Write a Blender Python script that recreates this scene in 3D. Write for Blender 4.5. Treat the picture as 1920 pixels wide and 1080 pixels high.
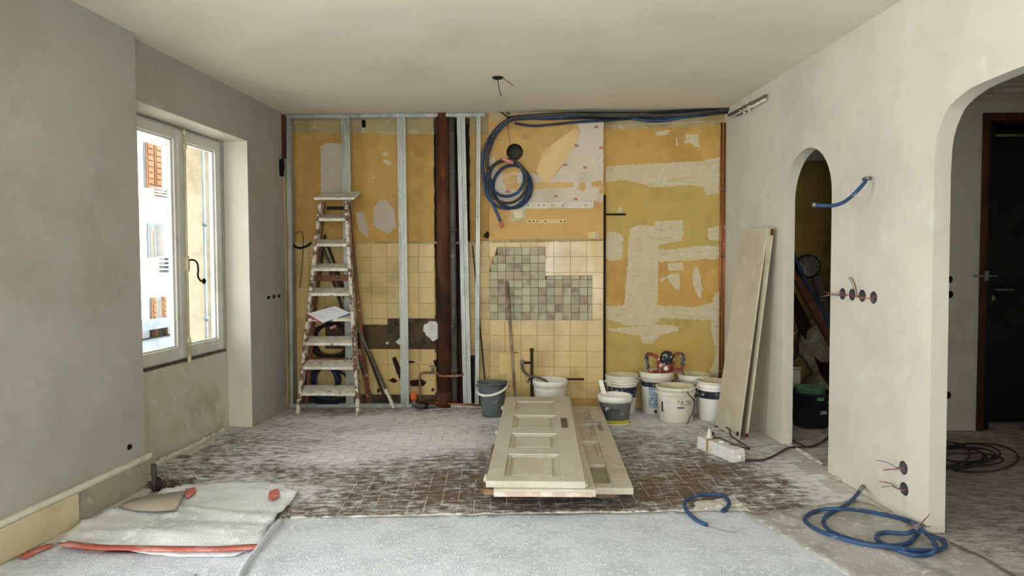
import bpy, math, random
from mathutils import Vector, Matrix, noise
from mathutils.geometry import tessellate_polygon
random.seed(7)
for o in list(bpy.data.objects): bpy.data.objects.remove(o)
SC = bpy.context.scene
COL = SC.collection
def lin(c):
    return tuple((v/255/12.92 if v/255 <= .04045 else ((v/255+.055)/1.055)**2.4) for v in c)
# ------------------------------------------------------------------ camera
F, HY, HC, ROLL = 1280., 490., 1.37, -.004
PITCH = math.atan((540-HY)/F)
cd = Vector((0, math.cos(PITCH), -math.sin(PITCH)))
u0 = Vector((0, math.sin(PITCH), math.cos(PITCH)))
r0 = Vector((1, 0, 0))
cr = r0*math.cos(ROLL)+u0*math.sin(ROLL)
cu = u0*math.cos(ROLL)-r0*math.sin(ROLL)
CAM = Vector((0, 0, HC))
cdat = bpy.data.cameras.new('camera'); cam = bpy.data.objects.new('camera', cdat); COL.objects.link(cam)
cdat.sensor_width = 36; cdat.lens = F/1920*36; cdat.clip_start = .02; cdat.clip_end = 200
mw = Matrix((cr, cu, -cd)).transposed().to_4x4(); mw.translation = CAM
cam.matrix_world = mw
SC.camera = cam
# ------------------------------------------------------------------ sky and daylight
EXPOSURE = 0.06
SKY = 4.5
SUN = 26.0
WIN_W = .85
SC.view_settings.view_transform = 'Standard'; SC.view_settings.look = 'None'
SC.view_settings.gamma = 1; SC.view_settings.use_curve_mapping = False
SC.view_settings.exposure = EXPOSURE
SC.cycles.use_denoising = True
SC.cycles.max_bounces = 7; SC.cycles.diffuse_bounces = 5; SC.cycles.glossy_bounces = 3; SC.cycles.transparent_max_bounces = 8
SC.cycles.use_adaptive_sampling = True; SC.cycles.adaptive_threshold = .03
SC.cycles.caustics_reflective = False; SC.cycles.caustics_refractive = False
SC.cycles.sample_clamp_indirect = 8
world = bpy.data.worlds.new('world'); SC.world = world; world.use_nodes = True
bg = world.node_tree.nodes['Background']; bg.inputs[0].default_value = (.93, .97, 1.0, 1); bg.inputs[1].default_value = SKY
sl = bpy.data.lights.new('sun', 'SUN'); sl.energy = SUN; sl.angle = .02; sl.color = (1, .95, .86)
so = bpy.data.objects.new('sun', sl); COL.objects.link(so); so.rotation_euler = Vector((-.70, .06, -.71)).to_track_quat('-Z', 'Y').to_euler(); so.location = (6, 3, 9)
def area(name, loc, direction, sx, sy, power, col=(.95, .98, 1.0), portal=False):
    l = bpy.data.lights.new(name, 'AREA'); l.shape = 'RECTANGLE'; l.size = sx; l.size_y = sy
    l.energy = power; l.color = col
    if portal: l.cycles.is_portal = True
    o = bpy.data.objects.new(name, l); COL.objects.link(o); o.location = loc
    o.rotation_euler = Vector(direction).to_track_quat('-Z', 'Y').to_euler()
    return o
# daylight entering the windows behind the camera (side wall and rear wall), and a portal at the window in view
area('daylight_side_window', (-2.85, 1.55, 1.25), (1, .10, -.10), 1.25, 2.1, 108*WIN_W)
area('daylight_side_window', (-3.12, -1.35, 1.25), (1, .12, -.06), 1.25, 2.1, 108*WIN_W)
area('daylight_rear_window', (-.9, -3.4, 1.35), (0, 1, -.03), 1.3, 2.2, 62*WIN_W)
area('daylight_rear_window', (1.1, -3.4, 1.35), (0, 1, -.03), 1.3, 2.2, 62*WIN_W)
area('window_portal', (-2.63, 5.03, 1.5), (1, -.09, 0), 1.25, 1.75, 1, portal=True)
# ------------------------------------------------------------------ helpers
def ray(px, py): return cd+cr*((px-960)/F)-cu*((py-540)/F)
def fl(px, py, z=0.0):
    d = ray(px, py); return CAM+d*((z-HC)/d.z)
def atY(px, py, Y):
    d = ray(px, py); return CAM+d*(Y/d.y)
class Fr:
    def __init__(s, o, u, v=(0, 0, 1), flip=1):
        s.o = Vector(o); s.u = Vector(u).normalized(); s.v = Vector(v); s.v = (s.v-s.u*s.v.dot(s.u)).normalized()
        s.w = s.u.cross(s.v)*flip
    def P(s, a, b, c=0.): return s.o+s.u*a+s.v*b+s.w*c
    def uv(s, px, py, c=0.):
        d = ray(px, py); o = s.o+s.w*c; t = (o-CAM).dot(s.w)/d.dot(s.w); p = CAM+d*t-s.o
        return (p.dot(s.u), p.dot(s.v))
    def p(s, px, py, c=0.): a, b = s.uv(px, py, c); return s.P(a, b, c)
    def uvs(s, L, c=0.): return [s.uv(x, y, c) for x, y in L]
FB = Fr((-2.1, 6.58, 0), (4.05, -.30, 0))
FP = Fr((-2.09, 6.38, 0), (1.84, -.04, 0))
FL = Fr((-2.10, 6.37, 0), (-.093, -1, 0), flip=-1)
FR = Fr((1.955, 6.1, 0), (.0456, -1, 0))
FW = Fr((0, 0, 0), (1, 0, 0), (0, 1, 0))           # the floor: u = x, v = y, w = z
H = 2.74
class M:
    def __init__(s): s.v = []; s.f = []; s.sm = []
    def add(s, vs, fs, smooth=False):
        n = len(s.v); s.v += [Vector(q) for q in vs]; s.f += [tuple(i+n for i in f) for f in fs]; s.sm += [smooth]*len(fs); return s
    def box(s, fr, a, b, c):
        q = [fr.P(x, y, z) for z in c for y in b for x in a]
        return s.add(q, [(0, 2, 3, 1), (4, 5, 7, 6), (0, 1, 5, 4), (2, 6, 7, 3), (0, 4, 6, 2), (1, 3, 7, 5)])
    def hexa(s, lo, hi):
        n = len(lo)
        return s.add(list(lo)+list(hi), [tuple(range(n))[::-1], tuple(range(n, 2*n))]+[(i, (i+1) % n, n+(i+1) % n, n+i) for i in range(n)])
    def plate(s, fr, polys, c0, c1):
        tri = tessellate_polygon([[Vector((x, y, 0)) for x, y in p] for p in polys])
        fl_ = [q for p in polys for q in p]; n = len(fl_)
        vs = [fr.P(x, y, c0) for x, y in fl_]+[fr.P(x, y, c1) for x, y in fl_]
        fs = [tuple(t) for t in tri]+[tuple(i+n for i in t)[::-1] for t in tri]
        k = 0
        for p in polys:
            m = len(p)
            for i in range(m): a, b = k+i, k+(i+1) % m; fs.append((a, b, b+n, a+n))
            k += m
        return s.add(vs, fs)
    def tube(s, pts, r, n=8, closed=False, cap=True, smooth=True, r2=None):
        pts = [Vector(p) for p in pts]; L = len(pts); rings = []
        up = None
        for i in range(L):
            a = pts[(i-1) % L] if closed or i else pts[0]; b = pts[(i+1) % L] if closed or i < L-1 else pts[-1]
            t = (b-a); t = t.normalized() if t.length > 1e-9 else Vector((0, 0, 1))
            if up is None:
                up = Vector((0, 0, 1)) if abs(t.z) < .9 else Vector((1, 0, 0))
            x = (up-t*up.dot(t)); x = x.normalized() if x.length > 1e-6 else t.orthogonal().normalized()
            up = x; y = t.cross(x)
            rr = r[i] if isinstance(r, (list, tuple)) else r
            rings.append([pts[i]+x*math.cos(2*math.pi*k/n)*rr+y*math.sin(2*math.pi*k/n)*(rr if r2 is None else r2) for k in range(n)])
        vs = [q for g in rings for q in g]; fs = []
        for i in range(L if closed else L-1):
            j = (i+1) % L
            for k in range(n): fs.append((i*n+k, i*n+(k+1) % n, j*n+(k+1) % n, j*n+k))
        s.add(vs, fs, smooth)
        if cap and not closed: s.add(rings[0], [tuple(range(n))[::-1]]); s.add(rings[-1], [tuple(range(n))])
        return s
    def lathe(s, o, prof, n=28, axis=(0, 0, 1), smooth=True, arc=None):
        """prof: (radius, height) pairs turned about the axis through o"""
        ax = Vector(axis).normalized(); x = ax.orthogonal().normalized() if abs(ax.z) < .99 else Vector((1, 0, 0)); y = ax.cross(x); o = Vector(o)
        a0, a1 = arc or (0, 2*math.pi); full = arc is None; m = n if full else n+1
        vs = [o+ax*h+(x*math.cos(a0+(a1-a0)*k/n)+y*math.sin(a0+(a1-a0)*k/n))*r for r, h in prof for k in range(m)]
        fs = []
        for i in range(len(prof)-1):
            for k in range(n):
                k2 = (k+1) % m
                fs.append((i*m+k, i*m+k2, (i+1)*m+k2, (i+1)*m+k))
        return s.add(vs, fs, smooth)
    def ball(s, o, r, n=12, m=8, sc=(1, 1, 1)):
        pr = [(max(math.sin(math.pi*i/m), 1e-4), -math.cos(math.pi*i/m)) for i in range(m+1)]
        k = len(s.v); s.lathe((0, 0, 0), pr, n); o = Vector(o)
        for i in range(k, len(s.v)): q = s.v[i]; s.v[i] = o+Vector((q.x*r*sc[0], q.y*r*sc[1], q.z*r*sc[2]))
        return s
    def build(s, name, mat, parent=None, bevel=0, kind=None, seg=2, label=None):
        if parent is None:
            xs = [q.x for q in s.v]; ys = [q.y for q in s.v]; zs = [q.z for q in s.v]
            org = Vector(((min(xs)+max(xs))/2, (min(ys)+max(ys))/2, min(zs)))
            loc = org
        else: org = base(parent); loc = Vector((0, 0, 0))
        me = bpy.data.meshes.new(name); me.from_pydata([q-org for q in s.v], [], s.f)
        me.polygons.foreach_set('use_smooth', s.sm); me.update()
        import bmesh
        bm = bmesh.new(); bm.from_mesh(me); bmesh.ops.remove_doubles(bm, verts=bm.verts, dist=1e-6)
        bmesh.ops.recalc_face_normals(bm, faces=bm.faces); bm.to_mesh(me); bm.free()
        me.materials.append(mat if not isinstance(mat, str) else MT[mat])
        o = bpy.data.objects.new(name, me); COL.objects.link(o); o.location = loc
        if parent: o.parent = parent
        if bevel:
            b = o.modifiers.new('bevel', 'BEVEL'); b.width = bevel; b.segments = seg; b.limit_method = 'ANGLE'; b.angle_limit = .7
        if kind: o['kind'] = kind
        if label: o['label'] = label
        return o
def base(o):
    v = Vector((0, 0, 0))
    while o: v = v+o.location; o = o.parent
    return v
def thing(name, label, cat, loc, group=None, kind=None):
    o = bpy.data.objects.new(name, None); COL.objects.link(o); o.location = loc; o.empty_display_size = .05
    return tag(o, label, cat, group, kind)
def tag(o, label=None, cat=None, group=None, kind=None):
    if label: o['label'] = label
    if cat: o['category'] = cat
    if group: o['group'] = group
    if kind: o['kind'] = kind
    return o
def cat_rom(P, n=6, closed=False):
    P = [Vector(p) for p in P]; out = []; L = len(P)
    for i in range(L if closed else L-1):
        p0 = P[(i-1) % L] if closed or i else P[0]*2-P[1]; p1 = P[i]; p2 = P[(i+1) % L]; p3 = P[(i+2) % L] if closed or i+2 < L else P[-1]*2-P[-2]
        for k in range(n):
            t = k/n
            out.append(.5*((2*p1)+(p2-p0)*t+(2*p0-5*p1+4*p2-p3)*t*t+(3*p1-p0-3*p2+p3)*t**3))
    if not closed: out.append(P[-1])
    return out
def jag(poly, amp=.006, step=.02, seed=0):
    rnd = random.Random(seed); out = []
    for i in range(len(poly)):
        a = Vector(poly[i]); b = Vector(poly[(i+1) % len(poly)]); n = max(1, int((b-a).length/step)); d = (b-a)
        nn = Vector((-d.y, d.x)); nn = nn.normalized() if nn.length else nn
        for k in range(n):
            q = a+d*(k/n)+nn*rnd.uniform(-amp, amp) if k else a+Vector((rnd.uniform(-amp, amp)*.5, rnd.uniform(-amp, amp)*.5))
            out.append((q.x, q.y))
    return out
def circ(c, r, n=20, ry=None): return [(c[0]+r*math.cos(2*math.pi*k/n), c[1]+(ry or r)*math.sin(2*math.pi*k/n)) for k in range(n)]
def inside(p, poly):
    c = False; n = len(poly); j = n-1
    for i in range(n):
        if (poly[i][1] > p[1]) != (poly[j][1] > p[1]) and p[0] < (poly[j][0]-poly[i][0])*(p[1]-poly[i][1])/(poly[j][1]-poly[i][1])+poly[i][0]: c = not c
        j = i
    return c
def nearest_on(p, poly):
    best = None; p = Vector(p)
    for i in range(len(poly)):
        a = Vector(poly[i]); b = Vector(poly[(i+1) % len(poly)]); d = b-a; t = max(0, min(1, (p-a).dot(d)/max(d.length_squared, 1e-12))); q = a+d*t
        if best is None or (q-p).length < best[0]: best = ((q-p).length, q)
    return best[1]
def sheet(poly, res, zf, th):
    """A cloth-like sheet on the floor: outline in x, y; zf gives the top height; th its thickness."""
    m = M(); xs = [q[0] for q in poly]; ys = [q[1] for q in poly]
    nx = int((max(xs)-min(xs))/res)+1; ny = int((max(ys)-min(ys))/res)+1
    cells = [(i, j) for i in range(nx) for j in range(ny) if inside((min(xs)+(i+.5)*res, min(ys)+(j+.5)*res), poly)]
    S = set(cells); idx = {}; P = []
    def vid(i, j):
        if (i, j) not in idx:
            q = (min(xs)+i*res, min(ys)+j*res)
            if not all((i+a, j+b) in S for a in (-1, 0) for b in (-1, 0)): v = nearest_on(q, poly); q = (v.x, v.y)
            idx[(i, j)] = len(P); P.append(q)
        return idx[(i, j)]
    fs = [(vid(i, j), vid(i+1, j), vid(i+1, j+1), vid(i, j+1)) for i, j in cells]
    n = len(P); vs = [(x, y, zf(x, y)) for x, y in P]+[(x, y, zf(x, y)-th) for x, y in P]
    ed = {}
    for f in fs:
        for k in range(4):
            e = (f[k], f[(k+1) % 4]); ed[e] = 1
    side = [(a, b) for a, b in ed if (b, a) not in ed]
    m.add(vs, fs+[tuple(i+n for i in f)[::-1] for f in fs], True)
    k = len(m.v)-2*n
    m.f += [(b+k, a+k, a+n+k, b+n+k) for a, b in side]; m.sm += [False]*len(side)
    return m
# ------------------------------------------------------------------ materials
MT = {}
def mk(name, col, layers=(), rough=.75, metal=0., bump=0., bscale=60., spec=.3, hue=0., coat=0.):
    m = bpy.data.materials.new(name); m.use_nodes = True; nt = m.node_tree; N = nt.nodes; L = nt.links
    b = N['Principled BSDF']; b.inputs['Roughness'].default_value = rough; b.inputs['Metallic'].default_value = metal
    b.inputs['Specular IOR Level'].default_value = spec
    if coat: b.inputs['Coat Weight'].default_value = coat; b.inputs['Coat Roughness'].default_value = .15
    g = N.new('ShaderNodeNewGeometry'); pos = g.outputs['Position']
    c0 = N.new('ShaderNodeRGB'); c0.outputs[0].default_value = (*lin(col), 1); cur = c0.outputs[0]
    if hue:
        oi = N.new('ShaderNodeObjectInfo'); hs = N.new('ShaderNodeHueSaturation'); mr = N.new('ShaderNodeMapRange')
        mr.inputs[3].default_value = 1-hue; mr.inputs[4].default_value = 1+hue
        L.new(oi.outputs['Random'], mr.inputs[0]); L.new(mr.outputs[0], hs.inputs['Value']); L.new(cur, hs.inputs['Color']); cur = hs.outputs[0]
    for k, ly in enumerate(layers):
        c, sc, lo, hi = ly[:4]; st = ly[4] if len(ly) > 4 else None
        src = pos
        if st:
            mp = N.new('ShaderNodeMapping'); mp.inputs['Scale'].default_value = st; L.new(pos, mp.inputs[0]); src = mp.outputs[0]
        ns = N.new('ShaderNodeTexNoise'); ns.inputs['Scale'].default_value = sc; ns.inputs['Detail'].default_value = 4; ns.inputs['Roughness'].default_value = .62
        ad = N.new('ShaderNodeVectorMath'); ad.operation = 'ADD'; ad.inputs[1].default_value = (k*3.7, k*1.9, k*5.1); L.new(src, ad.inputs[0]); L.new(ad.outputs[0], ns.inputs['Vector'])
        mr = N.new('ShaderNodeMapRange'); mr.interpolation_type = 'SMOOTHSTEP'; mr.inputs[1].default_value = lo; mr.inputs[2].default_value = hi; L.new(ns.outputs[0], mr.inputs[0])
        mx = N.new('ShaderNodeMix'); mx.data_type = 'RGBA'; L.new(mr.outputs[0], mx.inputs[0]); L.new(cur, mx.inputs[6]); mx.inputs[7].default_value = (*lin(c), 1); cur = mx.outputs[2]
    L.new(cur, b.inputs['Base Color'])
    if bump:
        ns = N.new('ShaderNodeTexNoise'); ns.inputs['Scale'].default_value = bscale; ns.inputs['Detail'].default_value = 2; L.new(pos, ns.inputs['Vector'])
        bp = N.new('ShaderNodeBump'); bp.inputs['Strength'].default_value = bump; bp.inputs['Distance'].default_value = .01; L.new(ns.outputs[0], bp.inputs['Height']); L.new(bp.outputs[0], b.inputs['Normal'])
    MT[name] = m; return m
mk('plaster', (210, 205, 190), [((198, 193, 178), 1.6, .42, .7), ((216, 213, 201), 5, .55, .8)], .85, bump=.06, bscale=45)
mk('plaster_left_shaded', (170, 167, 159), [((159, 155, 146), 1.8, .42, .7), ((177, 175, 168), 6, .55, .8)], .85, bump=.06, bscale=45)  # plaster in a darker colour, standing in for the shade on the left wall
mk('ceiling', (224, 219, 203), [((212, 206, 190), 1.1, .45, .75)], .9, bump=.04, bscale=60)
mk('apron', (200, 197, 182), [((172, 164, 144), 2.6, .48, .75), ((212, 209, 199), 9, .52, .75)], .85, bump=.1)
mk('ochre', (196, 156, 84), [((178, 139, 72), 2.2, .42, .66), ((204, 166, 96), 7, .5, .75), ((186, 170, 130), 11, .7, .8)], .6, bump=.05)
mk('ochre_green', (188, 163, 92), [((194, 162, 88), 2.1, .46, .6), ((176, 150, 82), 5, .48, .7)], .65, bump=.05)
mk('ochre_warm', (206, 166, 98), [((190, 150, 86), 2.6, .45, .66), ((178, 136, 80), 6, .58, .74)], .55, bump=.05)
mk('raw_band', (178, 160, 118), [((156, 136, 92), 3, .45, .65), ((196, 184, 152), 9, .55, .7)], .85, bump=.1)
mk('skim', (204, 191, 158), [((192, 176, 136), 9, .5, .7, (1, 1, 2.5)), ((210, 203, 184), 20, .52, .7), ((194, 166, 98), 12, .58, .74, (1, 1, 2.5))], .88, bump=.15, bscale=90)
mk('skim_pink', (196, 184, 168), [((184, 170, 148), 6, .5, .75)], .88, bump=.1)
mk('mortar', (92, 78, 58), [((66, 55, 40), 6, .42, .66), ((124, 108, 82), 17, .58, .72)], .95, bump=.5, bscale=70)
mk('dark_chase', (48, 36, 26), [((28, 21, 16), 4, .4, .65)], .95, bump=.3)
mk('void', (9, 8, 7), (), .95)
def tile_mat(name, stops, rough):
    m = mk(name, (200, 180, 120), (), rough, spec=.5); nt = m.node_tree; N = nt.nodes; L = nt.links; b = N['Principled BSDF']
    oi = N.new('ShaderNodeObjectInfo'); rp = N.new('ShaderNodeValToRGB'); rp.color_ramp.interpolation = 'LINEAR'
    while len(rp.color_ramp.elements) < len(stops): rp.color_ramp.elements.new(.5)
    for e, (p, c) in zip(rp.color_ramp.elements, stops): e.position = p; e.color = (*lin(c), 1)
    L.new(oi.outputs['Random'], rp.inputs[0]); return m, nt, rp
m, nt, rp = tile_mat('wall_tile', [(0, (208, 181, 120)), (.4, (213, 187, 127)), (.75, (210, 184, 123)), (1, (204, 176, 116))], .22)
N = nt.nodes; L = nt.links; b = N['Principled BSDF']
g = N.new('ShaderNodeNewGeometry'); ns = N.new('ShaderNodeTexNoise'); ns.inputs['Scale'].default_value = 3.2; ns.inputs['Detail'].default_value = 7; L.new(g.outputs['Position'], ns.inputs['Vector'])
mr = N.new('ShaderNodeMapRange'); mr.inputs[1].default_value = .5; mr.inputs[2].default_value = .78; L.new(ns.outputs[0], mr.inputs[0])
mx = N.new('ShaderNodeMix'); mx.data_type = 'RGBA'; L.new(mr.outputs[0], mx.inputs[0]); L.new(rp.outputs[0], mx.inputs[6]); mx.inputs[7].default_value = (*lin((158, 132, 86)), 1); L.new(mx.outputs[2], b.inputs['Base Color'])
# streaky gloss on the painted tiles
ns2 = N.new('ShaderNodeTexNoise'); ns2.inputs['Scale'].default_value = 5; mp = N.new('ShaderNodeMapping'); mp.inputs['Scale'].default_value = (1, 1, .25); L.new(g.outputs['Position'], mp.inputs[0]); L.new(mp.outputs[0], ns2.inputs['Vector'])
mr2 = N.new('ShaderNodeMapRange'); mr2.inputs[1].default_value = .4; mr2.inputs[2].default_value = .6; mr2.inputs[3].default_value = .14; mr2.inputs[4].default_value = .4; L.new(ns2.outputs[0], mr2.inputs[0]); L.new(mr2.outputs[0], b.inputs['Roughness'])
m, nt, rp = tile_mat('mosaic_tile', [(0, (150, 148, 112)), (.3, (172, 166, 128)), (.55, (140, 140, 106)), (.8, (166, 150, 112)), (1, (146, 130, 96))], .35)
N = nt.nodes; L = nt.links; b = N['Principled BSDF']
tc = N.new('ShaderNodeTexCoord'); oi = N.new('ShaderNodeObjectInfo'); ns = N.new('ShaderNodeTexNoise'); ns.noise_dimensions = '4D'; ns.inputs['Scale'].default_value = .6; ns.inputs['Detail'].default_value = 1
mu = N.new('ShaderNodeMath'); mu.operation = 'MULTIPLY'; mu.inputs[1].default_value = 57.3; L.new(oi.outputs['Random'], mu.inputs[0]); L.new(mu.outputs[0], ns.inputs['W']); L.new(tc.outputs['Generated'], ns.inputs['Vector'])
mr = N.new('ShaderNodeMapRange'); mr.inputs[1].default_value = .5; mr.inputs[2].default_value = .72; L.new(ns.outputs[0], mr.inputs[0])
mx = N.new('ShaderNodeMix'); mx.data_type = 'RGBA'; L.new(mr.outputs[0], mx.inputs[0]); L.new(rp.outputs[0], mx.inputs[6]); mx.inputs[7].default_value = (*lin((116, 86, 50)), 1); L.new(mx.outputs[2], b.inputs['Base Color'])
def dusty(name, col, col2, dust, thr, spots, rough=.8):
    """A floor material: its own colour under plaster dust that lies in drifts; spots = (x, y, rx, ry, amount)."""
    m = bpy.data.materials.new(name); m.use_nodes = True; nt = m.node_tree; N = nt.nodes; L = nt.links; b = N['Principled BSDF']
    b.inputs['Specular IOR Level'].default_value = .25
    g = N.new('ShaderNodeNewGeometry'); pos = g.outputs['Position']
    def nz(sc, st, det=8, off=0, ro=.65):
        mp = N.new('ShaderNodeMapping'); mp.inputs['Scale'].default_value = st; mp.inputs['Location'].default_value = (off, off*.7, 0); L.new(pos, mp.inputs[0])
        n = N.new('ShaderNodeTexNoise'); n.inputs['Scale'].default_value = sc; n.inputs['Detail'].default_value = det; n.inputs['Roughness'].default_value = ro; L.new(mp.outputs[0], n.inputs['Vector']); return n.outputs[0]
    def mth(op, a, bb):
        n = N.new('ShaderNodeMath'); n.operation = op
        for i, q in enumerate((a, bb)):
            if isinstance(q, (int, float)): n.inputs[i].default_value = q
            else: L.new(q, n.inputs[i])
        return n.outputs[0]
    base_n = nz(9, (1, 1, 1)); mr = N.new('ShaderNodeMapRange'); mr.inputs[1].default_value = .35; mr.inputs[2].default_value = .65; L.new(base_n, mr.inputs[0])
    mx = N.new('ShaderNodeMix'); mx.data_type = 'RGBA'; L.new(mr.outputs[0], mx.inputs[0]); mx.inputs[6].default_value = (*lin(col), 1); mx.inputs[7].default_value = (*lin(col2), 1)
    a = mth('MULTIPLY', nz(1.9, (1, 1.5, 1), 2, 3), .28); c = mth('MULTIPLY', nz(11, (1, 2.0, 1), 7, 7, .82), 1.15)
    val = mth('ADD', a, c)
    sx = N.new('ShaderNodeSeparateXYZ'); L.new(pos, sx.inputs[0])
    for x, y, rx, ry, am in spots:
        dx = mth('DIVIDE', mth('SUBTRACT', sx.outputs[0], x), rx); dy = mth('DIVIDE', mth('SUBTRACT', sx.outputs[1], y), ry)
        d2 = mth('ADD', mth('MULTIPLY', dx, dx), mth('MULTIPLY', dy, dy))
        val = mth('ADD', val, mth('MULTIPLY', mth('POWER', 2.718, mth('MULTIPLY', d2, -1)), am))
    mr = N.new('ShaderNodeMapRange'); mr.interpolation_type = 'SMOOTHSTEP'; mr.inputs[1].default_value = thr[0]; mr.inputs[2].default_value = thr[1]; L.new(val, mr.inputs[0])
    dn = N.new('ShaderNodeMapRange'); dn.inputs[1].default_value = thr[0]+.05; dn.inputs[2].default_value = thr[1]+.16; L.new(val, dn.inputs[0])
    dc = N.new('ShaderNodeMix'); dc.data_type = 'RGBA'; L.new(dn.outputs[0], dc.inputs[0]); dc.inputs[6].default_value = (*lin(tuple(q*.74 for q in dust)), 1); dc.inputs[7].default_value = (*lin(dust), 1)
    m2 = N.new('ShaderNodeMix'); m2.data_type = 'RGBA'; L.new(mr.outputs[0], m2.inputs[0]); L.new(mx.outputs[2], m2.inputs[6]); L.new(dc.outputs[2], m2.inputs[7]); L.new(m2.outputs[2], b.inputs['Base Color'])
    rr = N.new('ShaderNodeMapRange'); rr.inputs[3].default_value = rough-.25; rr.inputs[4].default_value = .95; L.new(mr.outputs[0], rr.inputs[0]); L.new(rr.outputs[0], b.inputs['Roughness'])
    bp = N.new('ShaderNodeBump'); bp.inputs['Strength'].default_value = .35; bp.inputs['Distance'].default_value = .004; L.new(c, bp.inputs['Height']); L.new(bp.outputs[0], b.inputs['Normal'])
    MT[name] = m
SPOTS = [(-.75, 5.25, .6, .34, .30), (-1.25, 4.75, .4, .2, .16), (-.3, 5.9, 2.4, .3, .16), (1.2, 5.5, .9, .5, .07), (1.9, 4.2, .22, 1.2, .14), (-1.5, 3.98, .4, .2, .26), (1.0, 3.66, .4, .1, .05), (-.1, 4.0, 1.3, .45, -.09), (1.1, 4.3, .5, .6, -.06)]
dusty('floor_tile', (112, 94, 80), (88, 70, 56), (236, 238, 240), (.60, .80), SPOTS)
dusty('slab', (120, 108, 94), (98, 86, 74), (224, 221, 214), (.45, .8), SPOTS)
dusty('joint', (206, 201, 192), (186, 180, 170), (228, 225, 219), (.5, .8), [])
mk('felt', (212, 219, 228), [((196, 203, 212), 5, .4, .65), ((224, 230, 237), 38, .5, .62), ((186, 191, 197), 90, .62, .72)], .98, bump=.9, bscale=130)
mk('felt_grey', (186, 184, 178), [((160, 156, 148), 3, .42, .65), ((204, 203, 198), 24, .52, .66)], .98, bump=.8, bscale=120)
mk('fleece', (222, 227, 229), [((200, 205, 207), 2.4, .45, .62), ((234, 238, 240), 16, .5, .66), ((150, 164, 184), 4.2, .68, .71)], .98, bump=.6, bscale=110)
mk('dust_ridge', (216, 214, 208), [((180, 172, 160), 12, .5, .64)], .98, bump=.9, bscale=50)
mk('tape', (196, 102, 92), [((216, 152, 142), 9, .48, .64)], .6)
mk('cardboard', (176, 168, 152), [((150, 140, 124), 5, .45, .7)], .9, bump=.1)
mk('rubble', (120, 112, 98), [((70, 62, 54), 30, .42, .58), ((196, 190, 178), 22, .56, .66)], .95, bump=.3)
mk('steel', (176, 179, 172), [((148, 151, 145), 12, .42, .65, (1, 1, .2)), ((196, 198, 192), 40, .55, .7)], .45, .55, bump=.03)
mk('frame_paint', (214, 214, 208), [((198, 197, 188), 4, .45, .7)], .5)
mk('cream_metal', (212, 200, 168), [((190, 176, 142), 20, .5, .7)], .45, .1)
mk('black_metal', (22, 20, 18), (), .45, .5)
mk('old_wood', (122, 90, 70), [((96, 66, 48), 9, .42, .62, (1, 1, .2)), ((204, 194, 180), 13, .44, .56), ((226, 220, 208), 28, .52, .62)], .8, bump=.2)
mk('ladder_step', (206, 200, 186), [((228, 224, 212), 16, .45, .6), ((128, 98, 76), 18, .62, .68)], .9, bump=.4, bscale=90)
mk('bare_wood', (128, 86, 62), [((104, 66, 46), 10, .42, .62, (1, 1, .2)), ((190, 172, 152), 22, .62, .7)], .8, bump=.15)
mk('rust_brown', (98, 58, 34), [((72, 40, 24), 5, .4, .6, (1, 1, .3)), ((128, 80, 48), 14, .58, .72, (1, 1, .3)), ((44, 28, 20), 1.1, .52, .62)], .75, bump=.2)
mk('grey_pipe', (96, 92, 84), [((64, 58, 52), 5, .45, .65, (1, 1, .4)), ((150, 146, 138), 24, .62, .7)], .7, bump=.15)
mk('dark_pipe', (60, 46, 38), [((40, 30, 26), 6, .42, .62)], .7)
mk('copper', (184, 106, 70), [((150, 78, 48), 8, .42, .65, (1, 1, .3)), ((205, 140, 104), 18, .58, .7)], .38, .85)
mk('dull_copper', (150, 112, 92), [((120, 84, 66), 10, .45, .65), ((186, 168, 152), 30, .6, .7)], .55, .5)
mk('blue', (44, 76, 116), [((30, 56, 92), 6, .42, .62), ((128, 148, 172), 34, .62, .7)], .5, spec=.4)
mk('blue_dark', (24, 50, 88), [((16, 34, 62), 5, .42, .62), ((96, 112, 130), 40, .66, .72)], .5, spec=.4)
mk('cable_grey', (74, 72, 64), [((52, 50, 45), 8, .42, .62)], .6)
mk('cable_black', (26, 25, 25), [((50, 48, 46), 20, .55, .7)], .6)
mk('navy_hose', (22, 26, 46), [((40, 46, 66), 14, .52, .66)], .55)
mk('bucket_white', (226, 222, 206), [((208, 202, 182), 5, .45, .65), ((196, 186, 164), 16, .62, .7)], .5, spec=.4)
mk('bucket_clean', (238, 236, 226), [((220, 216, 202), 6, .5, .7)], .5, spec=.4)
mk('bucket_inside', (222, 212, 178), [((204, 192, 156), 7, .45, .65)], .6)
mk('bucket_grey', (98, 104, 104), [((78, 83, 84), 6, .45, .65), ((162, 166, 164), 24, .62, .7)], .55)
mk('bucket_dark', (40, 44, 48), [((28, 31, 34), 6, .45, .65)], .55)
mk('paint_grey', (106, 110, 106), [((84, 88, 86), 7, .45, .65), ((216, 214, 206), 11, .64, .68)], .6)
mk('label_navy', (30, 34, 48), [((52, 60, 80), 14, .52, .62), ((186, 186, 182), 30, .6, .64)], .5)
mk('label_blue', (120, 146, 170), [((160, 178, 192), 12, .48, .6, (1, 1, 4)), ((216, 218, 214), 30, .55, .6, (1, 1, 3))], .55)
mk('ink', (44, 46, 84), [((92, 94, 124), 40, .56, .62)], .7)
mk('ink_black', (34, 34, 34), (), .7)
mk('white_ink', (226, 226, 222), (), .6)
mk('yellow_band', (204, 190, 34), [((120, 112, 30), 40, .6, .66)], .6)
mk('machine_red', (140, 70, 64), [((116, 50, 46), 9, .45, .65), ((216, 196, 190), 26, .56, .64)], .5)
mk('machine_dark', (44, 50, 48), [((22, 26, 26), 22, .45, .6), ((186, 190, 186), 36, .58, .63)], .5)
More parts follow.
